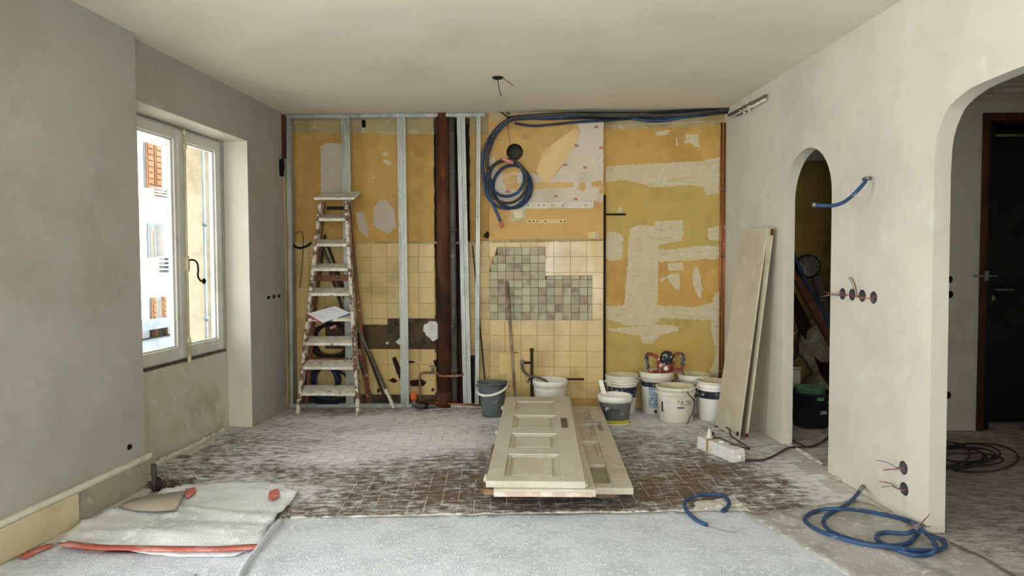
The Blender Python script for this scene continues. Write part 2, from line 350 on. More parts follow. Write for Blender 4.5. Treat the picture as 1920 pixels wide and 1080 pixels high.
mk('machine_grip', (96, 106, 104), [((56, 62, 62), 28, .45, .58), ((224, 222, 216), 30, .54, .6)], .7)
mk('door_paint', (198, 193, 177), [((187, 181, 164), 3, .45, .65), ((206, 202, 190), 12, .54, .7)], .55, bump=.03)
mk('door_paint_grey', (192, 185, 168), [((174, 166, 148), 3.6, .45, .65), ((206, 202, 190), 10, .55, .7)], .6, bump=.03)
mk('door_edge_pink', (196, 170, 154), [((214, 204, 190), 12, .45, .6)], .7)
mk('door_brown', (134, 106, 84), [((110, 84, 66), 7, .45, .65)], .75)
mk('bronze', (104, 92, 80), [((80, 70, 60), 20, .5, .65)], .45, .5)
mk('board', (202, 194, 170), [((190, 181, 156), 2.5, .45, .65), ((210, 203, 182), 9, .55, .7)], .75, bump=.05)
mk('block_white', (222, 222, 216), [((200, 198, 190), 14, .5, .66), ((234, 234, 230), 40, .54, .66)], .85, bump=.4, bscale=80)
mk('straw_tape', (172, 150, 86), [((150, 126, 66), 14, .5, .65)], .7)
mk('paper', (228, 228, 236), (), .8)
mk('folder_red', (196, 60, 58), (), .6)
mk('folder_blue', (52, 76, 128), (), .6)
mk('wallpaper', (212, 200, 182), [((198, 184, 164), 2.6, .45, .65), ((156, 128, 104), 62, .67, .69)], .85)
mk('kraft', (212, 176, 116), [((198, 160, 100), 3, .45, .65), ((222, 194, 140), 9, .56, .7)], .8)
mk('kraft_light', (226, 198, 146), [((214, 182, 124), 3, .45, .65)], .8)
mk('pole', (162, 142, 128), [((130, 104, 88), 9, .45, .62)], .6, .2)
mk('flower', (176, 124, 92), (), .85)
mk('batten', (216, 208, 192), [((196, 184, 160), 9, .5, .66)], .7)
mk('orange_plastic', (222, 96, 36), [((226, 170, 60), 9, .56, .62)], .5)
mk('grey_plastic', (66, 68, 68), [((100, 102, 102), 14, .52, .66)], .5)
mk('zinc', (150, 150, 146), [((120, 118, 114), 12, .5, .66)], .4, .7)
mk('outlet', (216, 188, 124), (), .5)
mk('wire_red', (160, 84, 80), (), .6)
mk('wire_blue', (86, 94, 124), (), .6)
mk('wire_brown', (120, 84, 66), (), .6)
mk('baseboard', (204, 190, 156), [((190, 174, 140), 5, .45, .65)], .6)
mk('baseboard_grey', (164, 158, 142), [((140, 134, 118), 5, .45, .65), ((180, 176, 164), 12, .54, .68)], .8, bump=.15)
mk('moulding', (214, 210, 196), [((196, 190, 174), 8, .5, .66)], .6)
mk('hall_paint', (222, 214, 198), [((210, 201, 184), 2.4, .45, .65)], .85)
mk('door_black', (20, 17, 15), [((12, 10, 9), 5, .45, .65), ((34, 30, 27), 20, .6, .7)], .5)
mk('door_wood', (94, 50, 26), [((64, 33, 18), 6, .42, .62, (1, 1, .2))], .6)
mk('alcove_wall', (172, 148, 84), [((150, 126, 66), 3, .45, .65)], .85)
mk('beam', (116, 78, 56), [((92, 58, 42), 5, .42, .62)], .8)
mk('lamp_glass', (96, 92, 82), [((64, 62, 56), 40, .5, .56)], .4)
mk('poly_sheet', (166, 154, 134), [((130, 120, 104), 6, .42, .62), ((194, 184, 166), 15, .56, .68)], .45)
mk('green', (112, 160, 128), [((90, 136, 106), 8, .5, .66)], .5)
mk('facade', (222, 220, 214), [((210, 208, 200), .8, .45, .65)], .9)
mk('facade_beige', (158, 149, 126), [((134, 122, 96), 1.6, .42, .62), ((160, 149, 124), 30, .54, .66)], .95, bump=.3)
mk('shutter', (104, 74, 50), [((90, 60, 38), 2.4, .42, .62)], .8)
mk('facade_grey', (84, 92, 98), [((72, 80, 86), 2, .45, .65)], .7)
mk('curtain', (86, 86, 82), [((72, 72, 68), 4, .45, .6, (3, 3, .3))], .8)
mk('rail_metal', (120, 124, 124), (), .5, .4)
mk('asphalt', (178, 174, 166), (), .9)
# clear window glass: a thin pane that passes light and mirrors a little
gm = bpy.data.materials.new('glass'); gm.use_nodes = True; nt = gm.node_tree; N = nt.nodes; L = nt.links; N.remove(N['Principled BSDF'])
tr = N.new('ShaderNodeBsdfTransparent'); tr.inputs[0].default_value = (.97, .98, .98, 1); gl = N.new('ShaderNodeBsdfGlossy'); gl.inputs['Roughness'].default_value = .02
ms = N.new('ShaderNodeMixShader'); ms.inputs[0].default_value = .06; L.new(tr.outputs[0], ms.inputs[1]); L.new(gl.outputs[0], ms.inputs[2]); L.new(ms.outputs[0], N['Material Output'].inputs[0]); MT['glass'] = gm
mk('frosted', (134, 134, 120), [((116, 116, 104), 8, .45, .65)], .25, spec=.5)
# ================================================================== THE SETTING
def struct(o, label=None): o['kind'] = 'structure'; return o
# floor: slab and herringbone of small brown tiles
FLOOR = struct(M().box(FW, (-3.0, 5.8), (-3.6, 6.9), (-.2, -.004)).build('floor', 'slab'))
FLOOR['label'] = 'dusty concrete floor slab under worn brown tiles'
TA = math.radians(1.9); TW = .0925
tu = Vector((math.cos(TA), math.sin(TA))); tv = Vector((-math.sin(TA), math.cos(TA)))
def tile_mesh(name, sx, sy, sz, bv, mat):
    m = M(); h = [(-sx/2, -sy/2), (sx/2, -sy/2), (sx/2, sy/2), (-sx/2, sy/2)]; k = [(x-math.copysign(bv, x), y-math.copysign(bv, y)) for x, y in h]
    vs = [(x, y, 0) for x, y in h]+[(x, y, sz-bv) for x, y in h]+[(x, y, sz) for x, y in k]
    fs = [(0, 3, 2, 1), (8, 9, 10, 11)]+[(i, (i+1) % 4, 4+(i+1) % 4, 4+i) for i in range(4)]+[(4+i, 4+(i+1) % 4, 8+(i+1) % 4, 8+i) for i in range(4)]
    me = bpy.data.meshes.new(name); me.from_pydata(vs, [], fs); me.update(); me.materials.append(MT[mat]); return me
def xwall_left(y): return -2.10-.093*(6.37-y)
def xwall_right(y): return 1.955-.0456*(y-6.1)
tiles = []
for i in range(-40, 40):
    for j in range(25, 90):
        d = (i-j) % 4
        if d == 0: c = (i+1, j+.5); sz = (2, 1)
        elif d == 3: c = (i+.5, j+1); sz = (1, 2)
        else: continue
        p = tu*(c[0]*TW)+tv*(c[1]*TW)
        if not (3.56 < p.y < 6.33): continue
        rec = 4.2 < p.y < 5.5
        if p.x-.09 < xwall_left(p.y)-(.16 if rec else -.03)+.0 or p.x+.1 > xwall_right(p.y): continue
        if p.x < -1.35 and p.y < 3.98: continue
        tiles.append((p.length, p, sz))
tiles.sort(key=lambda q: q[0])
meH = tile_mesh('floor_tile', 2*TW-.004, TW-.004, .006, .001, 'floor_tile')
rest = M()
for k, (_, p, sz) in enumerate(tiles):
    rot = TA+(0 if sz[0] == 2 else math.pi/2); dz = random.uniform(-.0012, .0006)
    if k < 300:
        o = bpy.data.objects.new('floor_tile', meH); COL.objects.link(o); o.parent = FLOOR; o.location = Vector((p.x, p.y, -.006+dz))-FLOOR.location; o.rotation_euler.z = rot
    else:
        R = Matrix.Rotation(rot, 3, 'Z'); rest.add([R @ v.co+Vector((p.x, p.y, -.006+dz)) for v in meH.vertices], [tuple(f.vertices) for f in meH.polygons])
rest.build('floor_tile', 'floor_tile', FLOOR, kind='stuff')
M().box(FW, (-2.55, 2.0), (3.3, 6.5), (-.004, -.0014)).build('joint_bed', 'joint', FLOOR)
CEIL = struct(M().box(FW, (-3.1, 5.8), (-3.8, 6.9), (H, H+.2)).build('ceiling', 'ceiling'))
# left wall: pier, lintel, recess, near wall with two windows out of view
UJ = 2.24; URC = .73; VS = .655; VL = 2.367
m = M()
m.box(FL, (-.45, URC), (0, H), (-.31, 0)); m.box(FL, (URC, UJ), (VL, H), (-.45, 0))
m.box(FL, (1.98, UJ), (0, VL), (-.45, -.205)); m.box(FL, (URC, .76), (0, VL), (-.31, -.206)); 
m.box(FL, (UJ, 4.19), (0, H), (-.45, .06)); m.box(FL, (5.5, 7.1), (0, H), (-.45, .06)); m.box(FL, (8.4, 9.9), (0, H), (-.45, .06))
for a, b in ((4.19, 5.5), (7.1, 8.4)): m.box(FL, (a, b), (2.35, H), (-.45, .06)); m.box(FL, (a, b), (0, .15), (-.45, .06))
WL = struct(m.build('wall_left', 'plaster_left_shaded'))
M().box(FL, (URC, UJ), (0, VS), (-.40, -.203)).build('apron', 'apron', WL)
M().box(FL, (URC, UJ), (VL-.003, VL-.0005), (-.205, .0)).build('soffit_lining', 'plaster', WL)
M().box(FL, (URC+.0005, URC+.003), (0, VL), (-.205, 0.0)).build('reveal_lining', 'plaster', WL)
# holes and scars on the left wall
for k, (x, y) in enumerate([(503.5, 558), (513.5, 556), (523, 555)]):
    a, b = FL.uv(x, y); M().plate(FL, [jag(circ((a, b), .030, 14, .017), .004, .01, k)], 0, .0015).build('socket_hole', 'void', WL)
a, b = FL.uv(243, 838, .06); M().plate(FL, [jag(circ((a, b), .022, 12, .017), .004, .01, 5)], .06, .062).build('socket_hole', 'void', WL)
M().plate(FL, [jag(FL.uvs([(523, 299), (531, 298), (533, 310), (531, 331), (524, 330)]), .006, .02, 9)], 0, .004).build('broken_plaster_gap', 'void', WL)
M().plate(FL, [jag(FL.uvs([(527, 215), (536, 215), (537, 297), (528, 299)]), .004, .03, 3)], 0, .003).build('bare_strip', 'rust_brown', WL)
M().plate(FL, [jag(FL.uvs([(531, 330), (538, 330), (542, 760), (539, 760), (534, 420)]), .006, .03, 4)], 0, .008).build('rough_plaster_edge', 'raw_band', WL)
# baseboard along the near left wall
m = M(); u1 = FL.uv(147, 984, .075)[0]
BB = struct(M().box(FL, (u1, 9.6), (0, .165), (.06, .082)).build('baseboard_left', 'baseboard', bevel=.002))
M().box(FL, (UJ-.005, u1), (0, .165), (.06, .070)).build('cement_base', 'baseboard_grey', BB)
M().box(FL, (UJ-.03, 9.6), (.175, .2), (.06, .088)).build('moulding', 'moulding', BB, bevel=.004)
M().box(FL, (UJ-.01, 9.6), (.163, .176), (.06, .074)).build('moulding_lip', 'moulding', BB)
# rear wall and the back of the room behind the camera
m = M()
for a, b in ((-3.2, -1.55), (-.25, .45), (1.75, 2.6)): m.box(FW, (a, b), (-3.6, -3.2), (0, H))
for a, b in ((-1.55, -.25), (.45, 1.75)): m.box(FW, (a, b), (-3.6, -3.2), (2.45, H)); m.box(FW, (a, b), (-3.6, -3.2), (0, .25))
struct(m.build('wall_rear', 'plaster'))
# right wall with two arched openings
small = FR.uvs([(1467, 360), (1475, 330), (1490, 300), (1510, 280), (1528, 273), (1545, 290), (1555, 320), (1557, 350)])
u_a, u_b = 1.055, 1.745
arch1 = [(u_a, 0), (u_a, 1.80)]+[((u_a+u_b)/2-math.cos(math.pi*k/18)*(u_b-u_a)/2, 1.80+math.sin(math.pi*k/18)*.335) for k in range(1, 18)]+[(u_b, 1.80), (u_b, 0)]
half = [(2.735, 0), (2.725, 1.80), (2.738, 1.95), (2.78, 2.045), (2.836, 2.104), (2.958, 2.146), (3.101, 2.158), (3.27, 2.163)]
big = half+[(6.85-x, z) for x, z in half[::-1]]
def smooth2(P, n=5):
    q = cat_rom([(x, y, 0) for x, y in P], n); return [(v.x, v.y) for v in q]
big = [half[0]]+smooth2(half[1:]+[(6.85-x, z) for x, z in half[1:][::-1]], 5)+[(6.85-half[0][0], 0)]
BOXUV = [FR.uv(*p) for p in [(1580, 551), (1598, 552.5), (1617, 554.5), (1638, 558), (1694, 877), (1695.5, 917)]]
outer = [(-.35, 0)]+arch1+big+[(9.6, 0), (9.6, H), (-.35, H)]
WR = struct(M().plate(FR, [outer]+[circ(q, .035, 18) for q in BOXUV], -.085, 0).build('wall_right', 'plaster'))
# chase filled below the low box
M().plate(FR, [jag([(BOXUV[5][0]-.02, 0.0), (BOXUV[5][0]+.03, 0), (BOXUV[5][0]+.028, BOXUV[5][1]-.035), (BOXUV[5][0]-.026, BOXUV[5][1]-.03)], .003, .02)], 0, .002).build('chase_fill', 'apron', WR)
# back wall: ochre paint over a masonry wall, chimney breast in the middle
VENT = FB.uv(965, 285, .06)
WB = struct(M().plate(FB, [[(-.5, 0), (4.4, 0), (4.4, H), (-.5, H)], circ(VENT, .075, 24)], -.2, 0).build('wall_back', 'ochre'))
UBL, UBR = 1.900, 2.957
M().plate(FB, [[(UBL, .0), (UBR, .0), (UBR, H), (UBL, H)], circ(VENT, .078, 24)], 0, .06).build('chimney_breast', 'ochre_warm', WB)
M().box(FB, (UBR+.001, 4.15), (0, H), (0, .004)).build('painted_panel', 'ochre_green', WB)
M().lathe(FB.P(*VENT, .058), [(.0782, .0), (.074, -.02), (.077, -.04), (.071, -.06), (.075, -.08), (.069, -.1), (.072, -.12), (.066, -.2), (.001, -.2)], 24, FB.w).build('vent_duct', 'grey_pipe', WB)
# raw band under the ceiling
M().plate(FB, [FB.uvs([(520, 205), (918, 205), (918, 251), (740, 251), (520, 249)])], 0, .004).build('raw_band', 'raw_band', WB)
M().plate(FB, [FB.uvs([(1131, 195), (1372, 190), (1372, 234), (1131, 244)], .004)], .004, .008).build('raw_band', 'raw_band', WB)
M().plate(FB, [FB.uvs([(918, 200), (1131, 200), (1131, 226), (918, 226)], .06)], .06, .063).build('raw_band', 'raw_band', WB)
M().tube([FB.p(x, y, .012) for x, y in [(1140, 236), (1200, 233), (1260, 230), (1345, 225)]], .006, 6).build('old_wire_run', 'skim_pink', WB)
for pl in ([(1133, 243), (1349, 233), (1349, 303), (1230, 306), (1133, 313)], [(1133, 484), (1349, 480), (1349, 560), (1300, 577), (1133, 573)]): M().plate(FB, [jag(FB.uvs(pl, .004), .004, .05, 17)], .004, .0048).build('orange_coat', 'ochre', WB)
M().plate(FB, [jag(FB.uvs([(679, 226), (686, 226), (686, 239), (680, 239)]), .003, .02, 18)], .004, .02).build('junction_box', 'void', WB)
# plaster patches left on the paint
PT = [
 [(1137, 313), (1180, 309), (1230, 306), (1280, 303), (1320, 302), (1349, 294), (1349, 362), (1340, 365), (1322, 368), (1320, 352), (1290, 347), (1240, 351), (1215, 350), (1195, 341), (1160, 337), (1135, 342)],
 [(1285, 252), (1309, 252), (1312, 278), (1296, 270), (1284, 268)], [(1230, 247), (1256, 243), (1252, 252), (1231, 254)], [(1266, 258), (1269, 258), (1272, 273), (1268, 272)],
 [(1137, 434), (1160, 436), (1168, 445), (1167, 487), (1150, 489), (1135, 485)],
 [(1182, 428), (1200, 421), (1228, 424), (1230, 415), (1280, 412), (1282, 440), (1278, 452), (1250, 456), (1235, 460), (1234, 500), (1233, 560), (1226, 611), (1166, 609), (1170, 575), (1176, 500), (1178, 460)],
 [(1178, 466), (1260, 468), (1300, 462), (1349, 460), (1349, 485), (1300, 488), (1240, 491), (1180, 490)],
 [(1135, 574), (1240, 572), (1300, 576), (1335, 568), (1340, 550), (1349, 545), (1349, 602), (1310, 599), (1240, 597), (1225, 610), (1166, 605), (1137, 598)],
 [(1302, 500), (1308, 498), (1314, 520), (1317, 540), (1312, 562), (1304, 548), (1297, 520)], [(1252, 494), (1281, 492), (1280, 507), (1252, 507)], [(1236, 523), (1254, 516), (1274, 512), (1274, 542), (1268, 543), (1250, 520), (1240, 528)],
 [(1137, 616), (1180, 613), (1235, 608), (1273, 612), (1272, 621), (1240, 627), (1222, 644), (1205, 643), (1200, 630), (1150, 622)],
 [(1333, 604), (1349, 600), (1349, 722), (1330, 700), (1340, 672), (1341, 650), (1334, 625)], [(1326, 428), (1349, 424), (1349, 452), (1330, 450)], [(1158, 390), (1165, 388), (1167, 398), (1158, 399)]]
for k, p in enumerate(PT): M().plate(FB, [jag(FB.uvs(p, .005), .007, .018, 20+k)], .004, .0065+.0004*(k % 5)).build('plaster_patch', 'skim', WB)
PL = [[(601, 274), (612, 268), (645, 270), (645, 366), (602, 366)], [(700, 392), (712, 374), (724, 374), (740, 395), (742, 425), (728, 438), (712, 430), (700, 420)], [(667, 400), (680, 396), (687, 418), (692, 448), (672, 430)]]
for k, p in enumerate(PL): M().plate(FB, [jag(FB.uvs(p), .005, .03, 60+k)], 0, .002).build('plaster_patch', 'skim_pink', WB)
for k, p in enumerate([[(715, 286), (727, 285), (727, 293), (717, 294)], [(718, 298), (731, 302), (737, 307), (729, 311), (720, 306)], [(697, 335), (702, 330), (701, 336)]]): M().plate(FB, [jag(FB.uvs(p), .008, .012, 70+k)], 0, .002).build('plaster_patch', 'skim', WB)
# chase with exposed pipes, strip of bare mortar where tiles are gone
M().plate(FB, [jag(FB.uvs([(813, 205), (880, 205), (884, 762), (820, 762), (815, 450)]), .004, .05, 80)], 0, .004).build('pipe_chase', 'dark_chase', WB)
M().plate(FB, [[(0.0, .0), (1.9, .0), (1.9, .12), (0.0, .12)]], 0, .004).build('bare_mortar', 'mortar', WB)
M().plate(FB, [jag([(.26, .50), (1.39, .50), (1.39, .86), (.26, .86)], .004, .04, 81)], 0, .004).build('bare_mortar', 'mortar', WB)
for k, p in enumerate([[(796, 608), (808, 602), (818, 603), (823, 612), (822, 634), (812, 640), (800, 630), (793, 618)], [(742, 640), (751, 634), (752, 646), (746, 645)], [(723, 642), (729, 641), (729, 645), (724, 646)]]): M().plate(FB, [jag(FB.uvs(p, .005), .006, .015, 84+k)], .004, .012).build('plaster_patch', 'block_white', WB)
# old painted tiles, one by one
V0 = 1.562; DV = .1465; DU = .1525
def wtile(u0_, u1_, v0_, v1_, w, mat, name, th=.008, gap=.0025):
    key = (name, round(u1_-u0_, 3), round(v1_-v0_, 3))
    if key not in TILE: TILE[key] = tile_mesh(name, u1_-u0_-gap, v1_-v0_-gap, th, .0012, mat)
    o = bpy.data.objects.new(name, TILE[key]); COL.objects.link(o); o.parent = WB
    q = FB.P((u0_+u1_)/2, (v0_+v1_)/2, w); R = Matrix((FB.u, FB.v, FB.w)).transposed()
    o.location = q-base(WB); o.rotation_euler = R.to_euler(); return o
TILE = {}
for r in range(10):
    v1_ = V0-DV*r; v0_ = v1_-DV
    for c in range(9):
        a = 1.37-DU*(c+1)
        if r in (5, 6) and a > .2:
            if r == 5 and c in (3, 4): wtile(a, a+DU, v1_-.06, v1_, .0, 'wall_tile', 'wall_tile')
            continue
        wtile(a, a+DU, v0_, v1_, .0, 'wall_tile', 'wall_tile')
    wtile(1.69, 1.69+DU*.7, v0_, v1_, 0, 'wall_tile', 'wall_tile'); wtile(1.69+DU*.7, 1.899, v0_, v1_, 0, 'wall_tile', 'wall_tile')
MU0, MV0, MS = 1.902, 1.503, .0757
for r in range(10):
    v1_ = V0-.004-DV*r; v0_ = max(v1_-DV, .06)
    for c in range(7):
        b_ = UBR-DU*c; a = max(b_-DU, UBL)
        if (2 <= r <= 3 and a >= 2.42 and b_ < 2.9 and r == 3): continue
        if 1 <= r <= 4 and b_ <= 2.44: continue
        wtile(a, b_, v0_, v1_, .06, 'wall_tile', 'wall_tile')
M().plate(FB, [[(MU0, MV0-9*MS), (MU0+12.57*MS, MV0-9*MS), (MU0+12.57*MS, MV0-3.52*MS), (MU0+6.86*MS, MV0-3.52*MS), (MU0+6.86*MS, MV0), (MU0+.95*MS, MV0), (MU0+.6*MS, MV0-1.1*MS), (MU0, MV0-2.9*MS)]], .06, .0695).build('tile_bed', 'mortar', WB)
for r in range(9):
    for c in range(13):
        a, b_ = MU0+c*MS, MU0+(c+1)*MS; v1_, v0_ = MV0-r*MS, MV0-(r+1)*MS
        if r < 3 and c > 6: continue
        if r == 0 and c == 0: continue
        if c > 6 and r == 3: v1_ = MV0-3.55*MS
        if c == 12: b_ = MU0+12.57*MS
        if c == 6 and r < 4: b_ = MU0+6.86*MS
        if c == 0 and r in (1, 2): a = MU0+(.45 if r == 1 else .15)*MS
        wtile(a, b_, v0_, v1_, .067, 'mosaic_tile', 'mosaic_tile', .008, .0028)
# joint line over the tiles
M().plate(FB, [jag(FB.uvs([(918, 450), (1130, 448), (1130, 452), (918, 455)], .07), .003, .03, 90)], .06, .075).build('tile_ledge', 'raw_band', WB)
M().plate(FB, [jag(FB.uvs([(545, 453), (905, 453), (905, 457), (545, 457)]), .002, .04, 91)], .0, .012).build('tile_ledge', 'raw_band', WB)
# wallpaper remains on the chimney breast
cw = .06
M().plate(FB, [jag(FB.uvs([(1078, 224), (1131, 224), (1131, 378), (925, 378), (921, 340), (918, 300), (925, 290), (932, 316), (936, 323), (1000, 323), (1010, 330), (1033, 335), (1050, 318), (1066, 290), (1088, 250)], cw), .004, .03, 100)], cw, cw+.0015).build('wallpaper', 'wallpaper', WB)
M().plate(FB, [jag(FB.uvs([(943, 322), (970, 322), (970, 342), (943, 343)], cw), .002, .03, 101)], cw, cw+.003).build('bare_patch', 'kraft', WB)
M().plate(FB, [jag(FB.uvs([(945, 344), (1000, 342), (1074, 342), (1076, 351), (1040, 352), (1000, 356), (950, 355)], cw), .004, .02, 102)], cw, cw+.004).build('torn_strip', 'kraft', WB)
for k, p in enumerate([[(1086, 342), (1097, 341), (1099, 355), (1090, 360), (1084, 353)], [(1108, 342), (1127, 338), (1131, 350), (1124, 354), (1109, 348)], [(1122, 357), (1132, 351), (1135, 360), (1124, 365)]]): M().plate(FB, [jag(FB.uvs(p, cw), .004, .015, 103+k)], cw, cw+.006).build('torn_scrap', 'kraft', WB)
for k, (x, y) in enumerate([(1118, 239), (1081, 274), (1127, 278), (1097, 315), (1042, 369), (1079, 374), (934, 325), (1060, 310), (952, 360), (985, 366)]):
    a, b = FB.uv(x, y, cw)
    m = M()
    for t in range(5):
        an = math.pi*(t/4)*1.1-.15; c2 = (a+.014*math.cos(an), b+.014*math.sin(an)); m.plate(FB, [circ(c2, .0075, 8, .006)], cw+.001, cw+.0024)
    m.plate(FB, [circ((a, b), .009, 8, .007)], cw+.001, cw+.0026); m.build('printed_flower', 'flower', WB, kind='stuff')
# flap of torn wallpaper hanging off the breast
fpx = [(1077, 240), (1089, 248), (1020, 340), (1014, 336)]
def bend(L, n=8): return cat_rom(L, n)
top = bend([FB.p(1020, 288, .064), FB.p(1045, 262, .075), FB.p(1077, 240, .10)]); bot = bend([FB.p(1005, 319, .064), FB.p(1012, 334, .09), FB.p(1016, 338, .12)]); fold = bend([FB.p(1060, 270, .075), FB.p(1040, 300, .10), FB.p(1018, 338, .12)])
m = M()
A = bend([FB.p(1018, 286, .062), FB.p(1011, 304, .064), FB.p(1006, 319, .066)]); B = bend([FB.p(1046, 262, .066), FB.p(1028, 300, .072), FB.p(1013, 335, .075)]); Cc = bend([FB.p(1078, 240, .082), FB.p(1050, 288, .092), FB.p(1020, 340, .085)]); D = bend([FB.p(1089, 248, .066), FB.p(1066, 292, .068), FB.p(1030, 341, .066)])
n = len(A); m.add(A+B+Cc+D, [(k*n+i, k*n+i+1, (k+1)*n+i+1, (k+1)*n+i) for k in range(3) for i in range(n-1)])
o = m.build('torn_flap', 'kraft_light', WB); sol = o.modifiers.new('solid', 'SOLIDIFY'); sol.thickness = .002
# stains and scratches on the tiles
for k, p in enumerate([[(735, 672), (742, 668), (751, 690), (750, 712), (744, 700)], [(728, 714), (738, 708), (746, 716), (738, 718)], [(768, 714), (790, 711), (800, 716), (794, 724), (770, 724)], [(808, 730), (812, 727), (815, 731), (810, 735)], [(706, 732), (710, 727), (714, 732), (709, 738)], [(765, 676), (777, 677), (778, 680), (766, 681)], [(812, 676), (822, 674), (824, 684), (816, 688)], [(907, 440), (913, 433), (919, 438), (914, 448), (908, 446)]]): M().plate(FB, [jag(FB.uvs(p, .008), .003, .01, 120+k)], .008, .0092).build('stain', 'dark_chase', WB)
for k, p in enumerate([[(1028, 709), (1095, 709), (1095, 713), (1028, 712)], [(964, 660), (973, 661), (972, 665), (965, 664)], [(953, 678), (957, 676), (957, 684), (954, 682)]]): M().plate(FB, [jag(FB.uvs(p, .068), .002, .02, 130+k)], .068, .0692).build('stain', 'dark_chase', WB)
# small access hatch in the tiles of the breast and its twin on the left
for fpx_, w0 in ([(936, 662), (976, 662), (976, 702), (936, 702)], .068), ([(749, 540), (778, 540), (778, 572), (749, 572)], .008):
    a, b = FB.uv(*fpx_[0], w0); c_, d = FB.uv(*fpx_[2], w0)
    h_ = M().box(FB, (a, c_), (d, b), (w0, w0+.004)).build('access_hatch', 'outlet', WB, bevel=.001)
    M().box(FB, (a+.02, c_-.02), (d+.02, b-.02), (w0+.004, w0+.008)).build('hatch_door', 'outlet', h_, bevel=.002)
# alcove and hall beyond the arches
m = M(); m.box(FW, (1.98, 3.45), (6.32, 6.5), (0, H)); struct(m.build('wall_alcove', 'alcove_wall'))
W2 = M(); W2.box(FW, (2.0, 3.45), (6.26, 6.32), (2.28, H)); W2.box(FW, (2.0, 3.45), (6.23, 6.26), (2.30, 2.36)); 
struct(W2.build('trim_1', 'plaster'))
FD = Fr((2.58, 4.25, 0), (.62, 2.1, 0)); m = M(); m.box(FD, (0, 2.25), (0, H), (0, .06)); m.box(FW, (2.08, 2.62), (4.19, 4.26), (0, H)); struct(m.build('wall_partition', 'hall_paint'))
FH = Fr((2.95, 5.42, 0), (1, 0, 0)); dx0 = atY(1834, 600, 5.42).x-2.95
m = M(); m.box(FH, (0, dx0), (0, H), (-.12, 0)); m.box(FH, (dx0, 2.9), (2.52, H), (-.12, 0)); m.box(FH, (dx0+1.05, 2.9), (0, 2.52), (-.12, 0))
m.box(FW, (5.5, 5.7), (1.0, 6.5), (0, H)); m.box(FW, (2.25, 5.6), (.85, 1.0), (0, H)); WH = struct(m.build('wall_hall', 'hall_paint'))
for x, y in ((1779, 524), (1780, 552), (1776, 741)):
    a, b = FH.uv(x, y); M().plate(FH, [circ((a, b), .03, 14)], 0, .003).build('socket_hole', 'void', WH)
T = M(); T.box(FH, (-.2, 2.6), (H-.07, H), (0, .05)); T.box(FH, (-.2, 2.6), (H-.035, H), (.05, .1)); T.box(FH, (-.2, 2.6), (H-.13, H-.115), (0, .02)); struct(T.build('trim_2', 'moulding', bevel=.006))
# black entrance door in its brown frame
DR = struct(thing('door_1', None, None, FH.P(dx0+.5, 0, 0))); DR['label'] = 'black entrance door in a brown wooden frame'
M().box(FH, (dx0, dx0+.05), (0, 2.52), (-.1, .02)).build('door_frame', 'door_wood', DR, bevel=.004)
M().box(FH, (dx0+.05, dx0+1.0), (2.46, 2.52), (-.1, .02)).build('door_frame', 'door_wood', DR, bevel=.004)
M().box(FH, (dx0+1.0, dx0+1.05), (0, 2.52), (-.1, .02)).build('door_frame', 'door_wood', DR, bevel=.004)
M().box(FH, (dx0+.05, dx0+.12), (0, 2.46), (-.3, -.02)).build('door_jamb', 'door_black', DR, bevel=.004)
lf = M().box(FH, (dx0+.12, dx0+1.0), (.01, 2.44), (-.30, -.25)).build('door_leaf', 'door_black', DR, bevel=.004)
for b0, b1 in ((.15, .95), (1.15, 2.3)):
    M().box(FH, (dx0+.24, dx0+.9), (b0, b1), (-.25, -.24)).build('door_panel', 'door_black', lf, bevel=.008)
M().box(FH, (dx0+.12, dx0+.6), (2.38, 2.40), (-.25, -.235)).build('closer_rail', 'zinc', lf, bevel=.002)
M().lathe(FH.P(dx0+.28, 1.05, -.25), [(.025, 0), (.025, .01), (.02, .014), (.001, .015)], 16, FH.w).build('lock_rosette', 'zinc', lf)
M().tube([FH.P(dx0+.28, 1.12, -.25), FH.P(dx0+.28, 1.12, -.2), FH.P(dx0+.3, 1.12, -.19), FH.P(dx0+.42, 1.12, -.19)], .009, 8).build('door_handle', 'zinc', lf)
M().tube([FH.P(dx0-.06, 1.24, .03), FH.P(dx0+.12, 1.24, .03)], .008, 8).build('bolt_bar', 'zinc', DR)
M().box(FH, (dx0+.02, dx0+.05), (1.2, 1.28), (.02, .04)).build('bolt_keeper', 'zinc', DR, bevel=.003)
M().box(FH, (dx0+.12, dx0+.6), (0, .015), (-.25, -.2)).build('threshold', 'zinc', DR)
struct(M().box(FW, (2.9, 5.8), (5.78, 5.95), (0, H)).build('wall_landing', 'door_black'))
